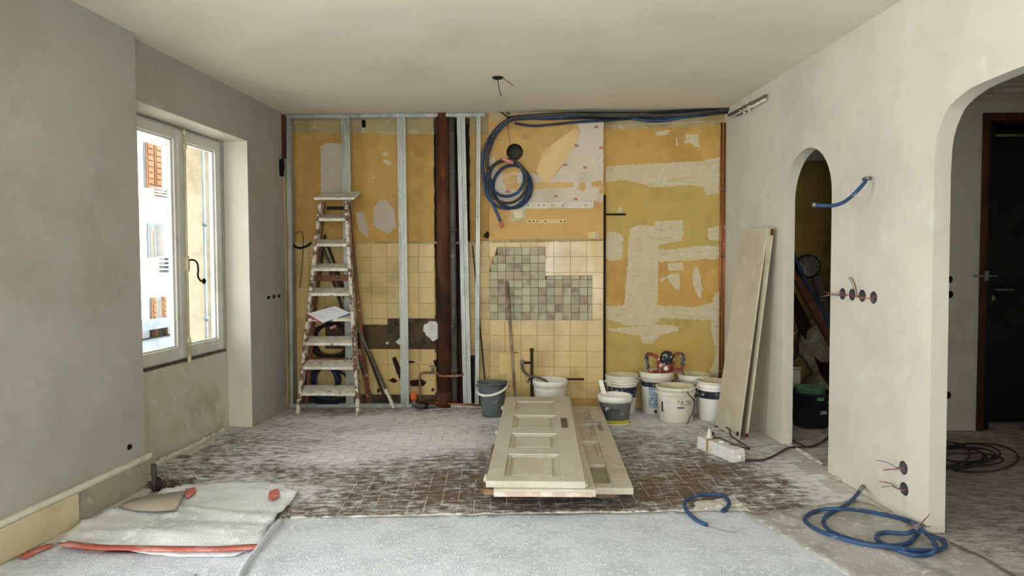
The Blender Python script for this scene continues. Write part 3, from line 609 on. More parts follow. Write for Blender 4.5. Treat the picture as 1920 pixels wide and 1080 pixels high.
# ================================================================== WINDOW IN VIEW
WN = struct(thing('window_1', None, None, FL.P(1.37, VS, -.25))); WN['label'] = 'white two-leaf casement window with an espagnolette bolt'
WT = 2.352; U0, U1, UC = .765, 1.975, 1.37
m = M(); m.box(FL, (U0, U0+.035), (VS, WT), (-.29, -.215)); m.box(FL, (U1-.035, U1), (VS, WT), (-.29, -.215)); m.box(FL, (U0+.035, U1-.035), (VS, VS+.035), (-.29, -.215)); m.box(FL, (U0+.035, U1-.035), (WT-.03, WT), (-.29, -.215))
m.build('window_frame', 'frame_paint', WN, bevel=.004)
for a, b in ((U0+.038, UC-.002), (UC+.002, U1-.038)):
    st = .062; z0, z1 = VS+.012, WT-.012; m = M()
    m.box(FL, (a, a+st), (z0, z1), (-.265, -.205)); m.box(FL, (b-st, b), (z0, z1), (-.265, -.205)); m.box(FL, (a+st, b-st), (z0, z0+.085), (-.265, -.205)); m.box(FL, (a+st, b-st), (z1-.075, z1), (-.265, -.205))
    cs = m.build('casement', 'frame_paint', WN, bevel=.004)
    m = M(); t = .012
    m.box(FL, (a+st-.002, a+st+t), (z0+.085, z1-.075), (-.245, -.225)); m.box(FL, (b-st-t, b-st+.002), (z0+.085, z1-.075), (-.245, -.225)); m.box(FL, (a+st, b-st), (z0+.083, z0+.085+t), (-.245, -.225)); m.box(FL, (a+st, b-st), (z1-.075-t, z1-.073), (-.245, -.225))
    m.build('glazing_bead', 'frame_paint', cs)
    M().box(FL, (a+st, b-st), (z0+.085, z1-.075), (-.237, -.233)).build('pane', 'glass', cs)
M().box(FL, (UC-.035, UC+.035), (VS+.02, WT-.02), (-.205, -.192)).build('meeting_cover', 'frame_paint', WN, bevel=.003)
M().box(FL, (U0-.01, U1+.01), (VS-.02, VS), (-.24, -.2)).build('sill_strip', 'bronze', WN)
ub = UC-.02
es = M().tube([FL.P(ub, VS-.02, -.172), FL.P(ub, WT+.0, -.172)], .0075, 10).build('espagnolette_rod', 'cream_metal', WN)
for v, h, r in ((WT-.13, .05, .016), (VS+.14, .05, .016), (1.36, .12, .018), (VS+.0, .06, .014), (WT-.03, .04, .013)):
    M().lathe(FL.P(ub, v-h/2, -.172), [(.001, 0), (r*.7, 0), (r, h*.2), (r, h*.55), (r*.7, h), (.001, h)], 12).build('rod_guide', 'cream_metal', es)
M().box(FL, (ub-.012, ub+.012), (1.30, 1.42), (-.195, -.176)).build('gearbox', 'cream_metal', es, bevel=.003)
hp = [FL.P(ub, 1.385, -.165), FL.P(ub-.02, 1.39, -.14), FL.P(ub-.05, 1.37, -.125), FL.P(ub-.055, 1.32, -.12), FL.P(ub-.05, 1.27, -.12), FL.P(ub-.075, 1.235, -.115), FL.P(ub-.09, 1.232, -.105)]
hd = M().tube(cat_rom(hp, 5), .007, 8).build('crank_handle', 'black_metal', es)
M().ball(FL.P(ub-.095, 1.23, -.1), .02, 12, 8, (.8, .8, 1.1)).build('crank_knob', 'black_metal', hd)
# ------------------------------------------------------------------ houses across the street
FO = Fr((-9.4, 12, 0), (.093, 1, 0), flip=1)
def onO(px, py, c=0.): return FO.uv(px, py, c)
HB = thing('apartment_building', 'pale apartment block across the street with brown shutters, seen through the window', 'building', FO.P(6, -9, 0))
M().box(FO, (-3, 26), (-9, 9), (-1.5, 0)).build('facade_wall', 'facade', HB)
def ofr(px0, py0, px1, py1): a, b = onO(px0, py0); c, d = onO(px1, py1); return min(a, c), max(a, c), min(b, d), max(b, d)
a0, a1, b0, b1 = ofr(267, 266, 301, 372)
def shutters(a0, a1, b0, b1, open_=False, n=9, glass=0.):
    w = M().box(FO, (a0, a1), (b0, b1), (-.0, .05)).build('house_window', 'facade_grey', HB)
    if glass: M().box(FO, (a0+.05, a1-.05), (b0+.05, b1-.05), (.05, .06)).build('curtain', 'curtain', w)
    wd = (a1-a0)/2
    for k in range(2):
        x0, x1 = (a0+k*wd+.02, a0+(k+1)*wd-.02) if not open_ else ((a0, a0+wd*.6) if k == 0 else (a1-wd*.6, a1))
        s_ = M().box(FO, (x0, x1), (b0+(b1-b0)*.0, b1), (.05, .08)).build('shutter', 'shutter', w, bevel=.01)
        for i in range(n): M().box(FO, (x0+.04, x1-.04), (b0+(b1-b0)*(i+.12)/n, b0+(b1-b0)*(i+.88)/n), (.08, .1)).build('shutter_panel', 'shutter', s_)
    return w
def railing(a0, a1, b0, b1, par, nb=5):
    m = M(); r = M()
    for i in range(nb): z = b0+(b1-b0)*i/(nb-1); M().box(FO, (a0, a1), (z-.02, z+.02), (.25, .29)).build('railing_bar', 'rail_metal', par)
    for x in (a0, a1): M().box(FO, (x-.02, x+.02), (b0, b1), (0.0, .29)).build('railing_post', 'rail_metal', par)
w = shutters(a0, a1, b0, b1); da = ofr(267, 352, 301, 374); railing(da[0], da[1], da[2], da[3], w, 4)
a0, a1, b0, b1 = ofr(274, 418, 306, 512); w = M().box(FO, (a0, a1), (b0, b1), (0, .05)).build('house_window', 'facade_grey', HB); M().box(FO, (a0+.06, (a0+a1)/2-.03), (b0+.06, b1-.06), (.05, .06)).build('curtain', 'curtain', w); M().box(FO, ((a0+a1)/2+.03, a1-.06), (b0+.06, b1-.06), (.05, .06)).build('curtain', 'curtain', w); da = ofr(276, 482, 307, 512); railing(*da, w, 5)
a0, a1, b0, b1 = ofr(279, 558, 308, 594); shutters(a0, a1, b0-.5, b1, True, 8, 1)
for y0, y1, nm in ((391, 396, 'string_course'), (530, 535, 'string_course'), (600, 608, 'balcony_rail'), (636, 646, 'balcony_floor')):
    a, b, c, d = ofr(262, y0, 312, y1); M().box(FO, (-3, 24), (c, d), (0, .18 if 'string' in nm else .5)).build(nm, 'facade' if 'string' in nm else 'facade_grey', HB)
a0, a1, b0, b1 = ofr(283, 612, 310, 640); shutters(a0, a1, b0-.4, b1, True, 6, 1)
YB = 9.5
nb = thing('neighbour_house', 'beige rough-rendered house wall with a drainpipe, beyond the right casement', 'building', (atY(370, 500, YB).x, YB, -9))
xa, xb = atY(353, 500, YB).x, atY(392, 500, YB).x
M().box(FW, (xa, xb+1.2), (YB, YB+2), (-9, 6)).build('rendered_wall', 'facade_beige', nb)
M().box(FW, (atY(398, 500, YB).x, xb+1.2), (YB-.06, YB), (-9, 6)).build('white_pier', 'facade', nb)
xp = atY(385, 500, YB-.1).x; dp = M().tube([(xp, YB-.1, -9), (xp, YB-.1, 6)], .02, 10).build('drainpipe', 'facade_grey', nb)
for z in (-.6, .6, 1.9, 3.2): M().lathe((xp, YB-.1, z), [(.02, -.025), (.034, -.025), (.034, .025), (.02, .025)], 10).build('pipe_bracket', 'facade_grey', dp)
struct(M().box(FW, (-30, -3.2), (-12, 40), (-9.2, -9)).build('street', 'asphalt'))
# ================================================================== STUD PARTITION
SP = thing('stud_partition', 'galvanised steel stud frame standing before the ochre back wall', 'partition', FP.P(.9, 0, 0))
zb = .0
ptop = FP.uv(700, 220)[1]
def track(u0_, u1_, top):
    m = M()
    if top: m.box(FP, (u0_, u1_), (ptop+.03, ptop+.034), (-.05, .0)); m.box(FP, (u0_, u1_), (ptop, ptop+.034), (-.002, 0)); m.box(FP, (u0_, u1_), (ptop, ptop+.034), (-.05, -.048))
    else: m.box(FP, (u0_, u1_), (0, .003), (-.05, 0)); m.box(FP, (u0_, u1_), (0, .034), (-.002, 0)); m.box(FP, (u0_, u1_), (0, .034), (-.05, -.048))
    return m.build('track', 'steel', SP)
track(0.0, FP.uv(910, 215)[0], True)
track(.02, FP.uv(771, 762)[0], False); track(FP.uv(845, 762)[0], FP.uv(926, 763)[0], False)
if ptop+.034 < H-.002: M().box(FP, (0, FP.uv(910, 215)[0]), (ptop+.034, H), (-.05, .0)).build('ceiling_fillet', 'plaster', SP)
def stud(xt, xb_, wpx, flip=1):
    """C-stud seen on its flange: two ridges with a groove between, lips behind"""
    ut, ub_ = FP.uv(xt, 222, -.003)[0], FP.uv(xb_, 758, -.003)[0]; hw = wpx/201/2
    prof = [(-hw, 0), (-hw*.35, 0), (-hw*.25, -.003), (hw*.25, -.003), (hw*.35, 0), (hw, 0)]
    sh = [(hw*flip, 0), (hw*flip, -.045), (hw*flip*.4, -.045)]
    m = M()
    for pr in (prof, [(-hw*flip, -.0), (-hw*flip, -.012)], sh):
        lo = [FP.P(ub_+x, .004, -.004+w) for x, w in pr]; hi = [FP.P(ut+x, ptop+.028, -.004+w) for x, w in pr]; n = len(pr)
        m.add(lo+hi, [(i, i+1, n+i+1, n+i) for i in range(n-1)])
    o = m.build('stud', 'steel', SP); s_ = o.modifiers.new('solid', 'SOLIDIFY'); s_.thickness = .001; return o
stud(541, 545.5, 8); stud(643.8, 652.5, 7.4); stud(651.5, 660.2, 7.4, -1); stud(748, 755.5, 7.6); stud(756, 763.3, 7.6, -1); stud(860, 872.3, 7.2); stud(868, 880.3, 7.2, -1); stud(897.5, 894, 7.2)
# pipes in the chase
def vpipe(name, px, r, mat, label, cat, w, z0=0., z1=H, px2=None):
    a = FB.uv(px, 400, w)[0]; a2 = FB.uv(px2 or px, 700, w)[0]
    o = M().tube([FB.P(a2, z0, w), FB.P((a+a2)/2, (z0+z1)/2, w), FB.P(a, z1, w)], r, 16)
    return o, a
o, a = vpipe('p', 831, .062, None, '', '', .075, 0, H, 834); t = thing('waste_pipe', 'wide rust-brown vertical soil pipe in the chase of the back wall', 'pipe', FB.P(a, 0, .075)); o.build('pipe_body', 'rust_brown', t); M().lathe(FB.P(a, .02, .075), [(.062, 0), (.075, .0), (.075, .12), (.062, .13)], 16).build('pipe_collar', 'rust_brown', t)
o, a = vpipe('p', 848, .031, None, '', '', .06, 0, H, 852); t = thing('grey_pipe', 'grey iron pipe standing beside the brown soil pipe', 'pipe', FB.P(a, 0, .06)); o.build('pipe_body', 'grey_pipe', t)
for z in (1.66, .35): M().lathe(FB.P(a+.005, z, .06), [(.031, -.015), (.04, -.015), (.04, .015), (.031, .015)], 14).build('pipe_collar', 'grey_pipe', t)
o, a = vpipe('p', 864, .022, None, '', '', .05, 0, H, 866); t = thing('dark_pipe', 'thin dark pipe behind the paired steel studs', 'pipe', FB.P(a, 0, .05)); o.build('pipe_body', 'dark_pipe', t); M().lathe(FB.P(a, 1.66, .05), [(.022, -.015), (.03, -.015), (.03, .015), (.022, .015)], 14).build('pipe_collar', 'dark_pipe', t)
# low copper pipework
CP = thing('copper_pipework', 'dull copper water pipe bending low along the tiled back wall', 'pipe', FB.P(FB.uv(787, 750, .15)[0], 0, .15))
pts = [FP.p(788, 757, -.03), FP.p(787, 720, -.03), FP.p(787, 706, -.03), FP.p(790, 700, -.03), FP.p(800, 699, -.03), FP.p(816, 699, -.03), FP.p(822, 701, -.03), FP.p(826, 705, -.0), FP.p(845, 705, .02), FP.p(862, 704.5, .02), FP.p(868, 701, 0)]
M().tube(cat_rom(pts, 4), .011, 8).build('riser_pipe', 'dull_copper', CP)
M().tube([FP.p(787, 754, -.02), FP.p(850, 757, .012), FP.p(915, 761, .012)], .009, 8).build('floor_pipe', 'copper', CP)
for q in (FP.p(797, 699, -.03), FP.p(826, 705, .0), FP.p(858, 704.7, .02)): M().ball(q, .016, 10, 6).build('pipe_joint', 'dull_copper', CP)
v = FP.p(811, 697, -.03); tv_ = M().lathe(v, [(.001, -.01), (.014, -.01), (.014, .03), (.007, .035), (.007, .05), (.001, .05)], 10).build('stop_valve', 'zinc', CP); M().tube([v+Vector((-.03, 0, .05)), v+Vector((.03, 0, .05))], .005, 6).build('valve_lever', 'zinc', tv_)
# drain fitting with orange cap
DF = thing('drain_fitting', 'grey drain elbow with an orange cap on the floor before the studs', 'drain pipe', fl(778, 766))
q = FP.P(FP.uv(777, 757, .03)[0], 0, .03)
M().tube(cat_rom([q+Vector((-.005, 0, .10)), q+Vector((-.003, 0, .05)), q+Vector((.02, 0, .028)), q+Vector((.09, .0, .024)), q+Vector((.13, 0, .024))], 4), .024, 12).build('elbow', 'grey_plastic', DF)
M().tube(cat_rom([q+Vector((.13, 0, .022)), q+Vector((.17, .0, .03)), q+Vector((.2, .02, .015))], 4), .016, 10).build('flexible_hose', 'grey_pipe', DF)
M().lathe(q+Vector((-.005, 0, .085)), [(.027, 0), (.03, .01), (.03, .04), (.018, .06), (.001, .065)], 14).build('cap', 'orange_plastic', DF)
M().lathe(q+Vector((.10, 0, .024)), [(.025, 0), (.031, .004), (.031, .02), (.025, .024)], 12, (1, 0, 0)).build('clamp_ring', 'black_metal', DF)
# copper risers in the right corner
for px, lab in ((1352, 'thin copper pipe rising in the right corner, the farther-left of the pair'), (1358.5, 'thin copper pipe tight against the right wall in the corner')):
    a = FB.uv(px, 400, .03)[0]; t = thing('copper_riser', lab, 'pipe', FB.P(a, .15, .03), 'copper risers')
    M().tube([FB.P(a, .0, .03), FB.P(a, 1.4, .03), FB.P(a, 2.62, .03)], .0095, 10).build('pipe_body', 'copper', t)
    for z in (2.02, 1.41, .35): M().lathe(FB.P(a, z, .03), [(.0095, -.012), (.014, -.012), (.014, .012), (.0095, .012)], 10).build('pipe_clip', 'dull_copper', t)
# ================================================================== STEPLADDER
LD = thing('stepladder', 'paint-splashed wooden stepladder with eight treads standing at the stud frame', 'ladder', fl(614, 781))
fl_l, fl_r = fl(557, 779), fl(671, 780); YT = 6.20
tl, tr_ = atY(600, 377, YT), atY(648, 377, YT)
def bar(p0, p1, wx, wy, mat, name, parent, bevel=.003, xdir=(1, 0, 0)):
    """board from p0 to p1, wx across, wy deep"""
    t = (p1-p0).normalized(); x = Vector(xdir); x = (x-t*x.dot(t)).normalized(); y = t.cross(x)
    if y.y < 0: y = -y
    q = [p+x*a+y*b for p in (p0, p1) for a, b in ((-wx/2, 0), (wx/2, 0), (wx/2, wy), (-wx/2, wy))]
    return M().hexa(q[:4], q[4:]).build(name, mat, parent, bevel=bevel)
bar(fl_l+Vector((0, 0, .001)), tl, .030, .085, 'old_wood', 'side_rail', LD); bar(fl_r+Vector((0, 0, .001)), tr_, .030, .085, 'old_wood', 'side_rail', LD)
for y in (412, 459.5, 505.5, 552, 599.5, 645, 690, 739):
    z = atY(620, y, 6.1).z; t = (z-0)/(tl.z); a = fl_l.lerp(tl, t); b = fl_r.lerp(tr_, t)
    # tread height is found on the leaning rails themselves
    for _ in range(4):
        c = a.lerp(b, .5); d = ray(620, y); z = HC+d.z*(c.y/d.y); t = z/tl.z; a = fl_l.lerp(tl, t); b = fl_r.lerp(tr_, t)
    m = M(); q0 = a+Vector((.012, -.018, -.014)); q1 = b+Vector((-.012, -.018, -.014)); dy = Vector((0, .16, .045)); dz = Vector((0, 0, .026))
    m.hexa([q0, q1, q1+dy, q0+dy], [q0+dz, q1+dz, q1+dy+dz, q0+dy+dz]); m.build('tread', 'ladder_step', LD, bevel=.004)
q0, q1 = atY(588, 375, YT-.04), atY(664, 372, YT-.04); q1.z = q0.z; dy = Vector((.02, .25, .08)); dz = Vector((0, 0, .022))
q2 = q1+Vector((.01, .25, .08)); m = M(); m.hexa([q0, q1, q2, q0+dy], [q0+dz, q1+dz, q2+dz, q0+dy+dz]); m.build('top_platform', 'ladder_step', LD, bevel=.004)
YR = 6.42
rl0, rl1 = Vector((atY(573, 735, YR).x, YR, .001)), atY(606, 380, YT+.1); rr0, rr1 = Vector((atY(691, 735, YR).x, YR, .001)), atY(652, 380, YT+.1)
bar(rl0, rl1, .034, .028, 'bare_wood', 'rear_leg', LD); bar(rr0, rr1, .034, .028, 'bare_wood', 'rear_leg', LD)
for y, h in ((527, .055), (682, .055)):
    t = (atY(640, y, 6.35).z)/rl1.z; a = rl0.lerp(rl1, t); b = rr0.lerp(rr1, t); dz = Vector((0, 0, h)); dy = Vector((0, .02, 0)); a = a-dy; b = b-dy
    M().hexa([a, b, b+dy, a+dy], [a+dz, b+dz, b+dy+dz, a+dy+dz]).build('rear_crossbar', 'bare_wood', LD, bevel=.003)
bar(atY(612, 390, YT+.06), atY(646, 390, YT+.06), .03, .05, 'black_metal', 'hinge_bar', LD, xdir=(0, 0, 1))
# papers on a tread: sheet stack with folders under it
t = 0; zp = HC
c5 = None
d = ray(614, 598); c = fl_l.lerp(fl_r, .5)
for _ in range(5): z = HC+d.z*(c.y/d.y); c = fl_l.lerp(tl, z/tl.z).lerp(fl_r.lerp(tr_, z/tr_.z), .5)
zt = z+.016
PN = [(577, 590), (629, 576), (657, 589), (606, 607)]
def flat(px, py, zz): return fl(px, py, zz)
YP = c.y
def paperstack(z0, th, shrink, sh):
    P = [atY(x, y, YP+d_) for (x, y), d_ in zip(PN, (.0, .10, .06, -.05))]; n_ = (P[1]-P[0]).cross(P[3]-P[0]).normalized(); n_ = n_ if n_.z > 0 else -n_
    c_ = sum(P, Vector())/4; P = [c_+(p-c_)*shrink+Vector(sh)+n_*z0 for p in P]
    return M().hexa(P, [p+n_*th for p in P])
for nm, z0, th, sk, sh, mt, lab, ct in (('folder', .001, .004, .98, (-.012, -.004, 0), 'folder_red', 'red folder lying lowest under papers on a ladder tread', 'folder'), ('folder', .0055, .004, .98, (.012, -.002, 0), 'folder_blue', 'blue folder under the papers on the ladder tread', 'folder'), ('paper_stack', .010, .006, 1.0, (0, 0, 0), 'paper', 'white printed papers lying askew on a ladder tread', 'papers')):
    o = tag(paperstack(z0, th, sk, sh).build(nm, mt), lab, ct)
    if nm == 'paper_stack':
        Q_ = [atY(x, y, YP+d_) for (x, y), d_ in zip(PN, (.0, .10, .06, -.05))]; pn = (Q_[1]-Q_[0]).cross(Q_[3]-Q_[0]).normalized(); pn = pn if pn.z > 0 else -pn
        P = [Vector((p.x, p.y, 0)) for p in o.data.vertices and [v.co for v in o.data.vertices][:4]]
        P = [o.data.vertices[i].co.copy() for i in range(8)]; P = sorted(P, key=lambda p: p.dot(pn))[-4:]
        cx = sum(P, Vector())/4; P.sort(key=lambda p: math.atan2(p.y-cx.y, p.x-cx.x))
        a, b, c_, d_ = [p+o.location for p in P]
        for k in range(9):
            s0 = .12+.085*k; l = a.lerp(d_, s0); r = b.lerp(c_, s0); l2 = l.lerp(r, .12); r2 = l.lerp(r, random.uniform(.6, .88)); wv = (d_-a).normalized()*.003
            M().hexa([l2, r2, r2+wv, l2+wv], [p+pn*.0005 for p in (l2, r2, r2+wv, l2+wv)]).build('printed_line', 'cable_grey', o)
# ------------------------------------------------------------------ things kept behind the ladder
def coil(name, label, cat, center, rx, ry, turns, r, mat, fr, w, seed, tails=(), spread=.012, group=None):
    rnd = random.Random(seed); a0, b0 = fr.uv(*center, w); t = thing(name, label, cat, fr.P(a0, b0-ry, w), group)
    for k in range(turns):
        ra, rb = rx*(1-rnd.uniform(0, .22)), ry*(1-rnd.uniform(0, .2)); ph = rnd.uniform(0, 6.28); ox, oy = rnd.uniform(-1, 1)*spread, rnd.uniform(-1, 1)*spread
        pts = [fr.P(a0+ox+ra*math.cos(x+ph), b0+oy+rb*math.sin(x+ph), w+.5*r*k+r*math.sin(x*2+k)) for x in [2*math.pi*i/32 for i in range(32)]]
        M().tube(pts, r, 7, closed=True).build('loop', mat if isinstance(mat, str) else mat[k % len(mat)], t)
    for tl_ in tails: M().tube(cat_rom([fr.p(x, y, w+.02) for x, y in tl_], 5), r, 7).build('tail', mat if isinstance(mat, str) else mat[0], t)
    return t
t = coil('hose_coil', 'coil of black corrugated hose hanging behind the ladder treads', 'hose', (622, 640), .20, .175, 6, .013, ['cable_black', 'dark_pipe'], FB, .06, 3, [], .02)
M().box(Fr(FB.p(625, 613, .13), (1, 0, .5)), (-.03, .03), (-.012, .012), (-.018, .018)).build('tape', 'tape', t)
t = coil('cable_coil', 'coil of navy cable standing behind the lowest treads', 'cable', (612, 715), .14, .15, 6, .012, ['navy_hose', 'blue_dark'], FB, .05, 5, [], .015)
t = coil('cable_coil', 'wide loose loop of dark cable at the foot of the wall behind the ladder', 'cable', (613, 722), .235, .20, 3, .009, ['navy_hose', 'cable_black'], FB, .13, 8, [], .01)
def lean(name, p0, p1, wx, wy, mat, label, cat, endmat=None, xdir=(1, 0, 0)):
    t = thing(name, label, cat, p0); bar(p0, p1, wx, wy, mat, 'length', t, .002, xdir)
    if endmat: e = p0+(p1-p0)*.12; bar(p0+Vector((0, -.001, .0)), e, wx+.004, wy+.004, endmat, 'painted_end', t, .002, xdir)
    return t
p0 = Vector((atY(738, 762, 6.30).x, 6.30, .012)); lean('metal_channel', p0, atY(606, 470, 6.45), .022, .05, 'grey_pipe', 'grey metal channel with a pale end leaning behind the ladder', 'metal profile', 'moulding')
p0 = Vector((atY(725, 755, 6.44).x, 6.44, .012)); lean('timber_batten', p0, atY(612, 455, 6.49), .02, .025, 'dark_pipe', 'dark narrow batten leaning behind the grey metal channel', 'batten')
p0 = Vector((atY(700, 755, 6.45).x, 6.45, .012)); lean('pale_batten', p0, atY(617, 505, 6.50), .022, .02, 'grey_pipe', 'pale thin batten leaning left behind the ladder', 'batten')
p0 = Vector((atY(566, 745, 6.47).x, 6.47, .012)); lean('dark_tube', p0, atY(609, 440, 6.52), .018, .018, 'cable_black', 'black tube leaning at the left behind the ladder', 'tube')
p0 = Vector((atY(913, 760, 6.36).x, 6.40, .012)); lean('iron_rod', p0, atY(886, 460, 6.44), .012, .012, 'cable_black', 'thin black rod leaning right of the last steel stud', 'rod')
a = FB.uv(889, 690, .03)[0]; o = M().tube([FB.P(a, 0.0, .03), FB.P(a, .48, .03)], .03, 12).build('pipe_stub', 'cable_black'); tag(o, 'short black pipe stub on the floor behind the studs', 'pipe')
o = M().box(Fr(fl(699, 753)+Vector((0, -.14, 0)), (1, .3, 0)), (-.025, .025), (0, .05), (-.012, .012)).build('cap', 'folder_red', bevel=.006); tag(o, 'small red plastic cap on the floor behind the ladder', 'cap')
# black cable stub and thin wire at the far left of the wall
t = thing('cable_stub', 'black cable stub looping out of the wall left of the ladder', 'cable', FB.p(560, 462, .03)); M().tube(cat_rom([FB.p(x, y, w) for x, y, w in ((548, 455, .01), (553, 462, .06), (562, 465, .08), (574, 462, .08), (584, 455, .07))], 5), .012, 8).build('cable', 'cable_black', t)
M().tube(cat_rom([FB.p(x, y, .02) for x, y in ((550, 440), (558, 436), (567, 437), (568, 470), (566, 500), (562, 540))], 5), .003, 5).build('thin_wire', 'cable_black', t)
# ================================================================== FITTINGS ON THE BACK WALL
cw = .06
a, b = FB.uv(972, 400, cw); t = thing('vent_cover', 'round cream vent cap on the chimney breast under the cable coil', 'vent cap', FB.P(a, b-.06, cw))
M().lathe(FB.P(a, b, cw), [(.001, .02), (.048, .02), (.055, .014), (.058, 0)], 24, FB.w).build('cap', 'bucket_inside', t); M().box(FB, (a-.075, a+.07), (b-.07, b+.065), (cw, cw+.006)).build('plaster_patch', 'skim', t)
a, b = FB.uv(985, 379, cw); c_, d = FB.uv(1113, 391, cw); t = thing('wall_batten', 'white drilled batten screwed across the chimney breast', 'batten', FB.P((a+c_)/2, d, cw)); M().box(FB, (a-.22, c_), (d, b), (cw, cw+.02)).build('strip', 'batten', t, bevel=.002)
for x in (990, 1010, 1020, 1035, 1055, 1098): q = FB.p(x, 385, cw+.02); M().lathe(q, [(.006, 0), (.006, .0015), (.001, .0015)], 8, FB.w).build('screw_hole', 'void', t)
a, b = FB.uv(987, 411, cw); c_, d = FB.uv(1063, 419, cw); t = thing('mounting_plate', 'narrow ochre-painted mounting plate under the white batten', 'plate', FB.P((a+c_)/2, d, cw)); M().box(FB, (a, c_), (d, b), (cw, cw+.008)).build('plate', 'outlet', t, bevel=.002)
for x in (993, 1000, 1008, 1023, 1052, 1059): q = FB.p(x, 415, cw+.008); M().lathe(q, [(.007, 0), (.007, .0015), (.001, .0015)], 8, FB.w).build('hole', 'void', t)
a, b = FB.uv(1102, 434, cw); c_, d = FB.uv(1123, 448, cw); t = thing('wall_socket', 'yellowed double wall socket at the right edge of the breast', 'socket', FB.P((a+c_)/2, d, cw)); M().box(FB, (a, c_), (d, b), (cw, cw+.012)).build('plate', 'outlet', t, bevel=.003)
M().box(FB, ((a+c_)/2, c_-.008), (d+.008, b-.008), (cw+.012, cw+.02)).build('insert', 'bucket_inside', t, bevel=.003)
for dz in (.012, -.012): q = FB.P((a+c_)/2+.025, (b+d)/2+dz, cw+.02); M().lathe(q, [(.006, 0), (.006, .001), (.001, .001)], 8, FB.w).build('pin_hole', 'void', t)
# black pipe edge between breast and right panel, with side rod
t = thing('black_conduit', 'thin black pipe running down the right edge of the chimney breast', 'pipe', FB.P(2.975, .02, .03)); a = UBR+.012; M().tube([FB.P(a, 0.02, .03), FB.P(a, 1.98, .03)], .011, 8).build('pipe', 'cable_black', t)
M().tube([FB.p(1134, 402, .03), FB.p(1173, 402, .03)], .009, 8).build('side_branch', 'cable_black', t)
# tap on the breast with its hose
TP = thing('water_tap', 'old brass tap on a dark standpipe before the tiled breast', 'tap', FB.P(FB.uv(997, 700, .1)[0], 0, .1))
a, _ = FB.uv(997, 690, .1); M().tube([FB.P(a, 0.0, .1), FB.P(a, .55, .1)], .014, 10).build('standpipe', 'dark_pipe', TP)
z = FB.uv(997, 680, .1)[1]; b0, _ = FB.uv(979, 680, .12); M().tube([FB.P(a, z, .1), FB.P(b0, z, .12)], .011, 8).build('branch', 'dark_pipe', TP)
M().lathe(FB.P(b0, z-.03, .12), [(.001, 0), (.012, 0), (.016, .02), (.02, .03), (.016, .04), (.008, .045), (.016, .055), (.001, .058)], 12).build('tap_head', 'zinc', TP)
M().lathe(FB.P(a, .55, .1), [(.018, -.02), (.018, .01), (.001, .012)], 10).build('end_cap', 'dark_pipe', TP)
o = M().tube(cat_rom([FB.P(b0, z-.03, .12)]+[FB.p(x, y, w) for x, y, w in ((981, 694, .13), (989, 703, .14), (1003, 707, .16), (1018, 711, .19), (1027, 718, .21), (1033, 733, .22))], 6), .011, 8).build('tap_hose', 'grey_pipe'); tag(o, 'grey hose from the tap into the white bucket', 'hose')
M().plate(Fr(FB.p(992, 712, .15), (1, 0, 0)), [[(-.02, -.03), (.0, -.02), (.02, .02), (-.005, .012)]], -.003, .003).build('tap_key', 'blue_dark', TP)
# leaning pole
pb = Vector((atY(968, 770, 6.08).x, 6.08, .012)); pt = FB.p(951, 527, .085); o = M().tube([pb, pb.lerp(pt, .5), pt], .014, 10).build('metal_pole', 'pole'); tag(o, 'rusty grey pole leaning on the mosaic tiles', 'pole')
# ================================================================== STACK OF DOORS
NL = fl(911, 901.6, .205); NR = fl(1097, 900.5, .205)
def dframe(o, yaw, z1, L):
    d = Vector((math.sin(yaw), math.cos(yaw), z1/L)); return Fr(o, (math.cos(yaw), -math.sin(yaw), 0), d)   # u across, v along, w up
yaw = math.radians(2.4); LEN = 2.09; W = .527
FD1 = dframe(NL+Vector((0, 0, -.036)), yaw, .035, LEN)
D1 = thing('panel_door', 'cream four-panel door with a bronze lock plate, topmost of the stack', 'door', FD1.P(W/2, LEN/2, 0))
# panels between stiles and rails; v positions measured along the length
def vat(fr, py, c=.036):
    # length along the door of the row py at its middle
    a, b = fr.uv(1000, py, c); return b
rows = [(892, 851), (839, 812), (801, 778), (768, 752)]
vr = [(vat(FD1, a), vat(FD1, b)) for a, b in rows]
ua, ub_ = .095, .40
def panel_door(fr, root, W, L, th, ua, ub_, vr, mat, pmat=None, glass=None):
    cuts = [0]+[x for p in vr for x in p]+[L]
    M().box(fr, (0, ua), (0, L), (0, th)).build('stile', mat, root, bevel=.002); M().box(fr, (ub_, W), (0, L), (0, th)).build('stile', mat, root, bevel=.002)
    for k in range(0, len(cuts), 2): M().box(fr, (ua, ub_), (cuts[k], cuts[k+1]), (0, th)).build('rail', mat, root, bevel=.002)
    for k, (a, b) in enumerate(vr):
        gl_ = glass is not None and k in glass
        p = M().box(fr, (ua-.005, ub_+.005), (a-.005, b+.005), (th*.3, th*.3+.008)).build('glass_panel' if gl_ else 'panel', 'frosted' if gl_ else (pmat or mat), root)
        f = M(); t = .005 if gl_ else .020
        if not gl_: M().box(fr, (ua+.042, ub_-.042), (a+.042, b-.042), (th*.3+.006, th*.3+.016)).build('raised_field', mat, p, bevel=.006)
        for (x0, x1), (y0, y1) in (((ua, ua+t), (a, b)), ((ub_-t, ub_), (a, b)), ((ua+t, ub_-t), (a, a+t)), ((ua+t, ub_-t), (b-t, b))): f.box(fr, (x0, x1), (y0, y1), (th*.3+.006, th*.75))
        f.build('panel_moulding', mat, p, bevel=.003)
panel_door(FD1, D1, W, LEN, .036, ua, ub_, vr, 'door_paint')
M().box(FD1, (W-.001, W+.014), (.015, LEN), (.0, .02)).build('rebate', 'door_paint', D1, bevel=.002)
v = vat(FD1, 793); lk = M().box(FD1, (.435, .48), (v-.13, v+.13), (.036, .042)).build('lock_plate', 'bronze', D1, bevel=.004, seg=3)
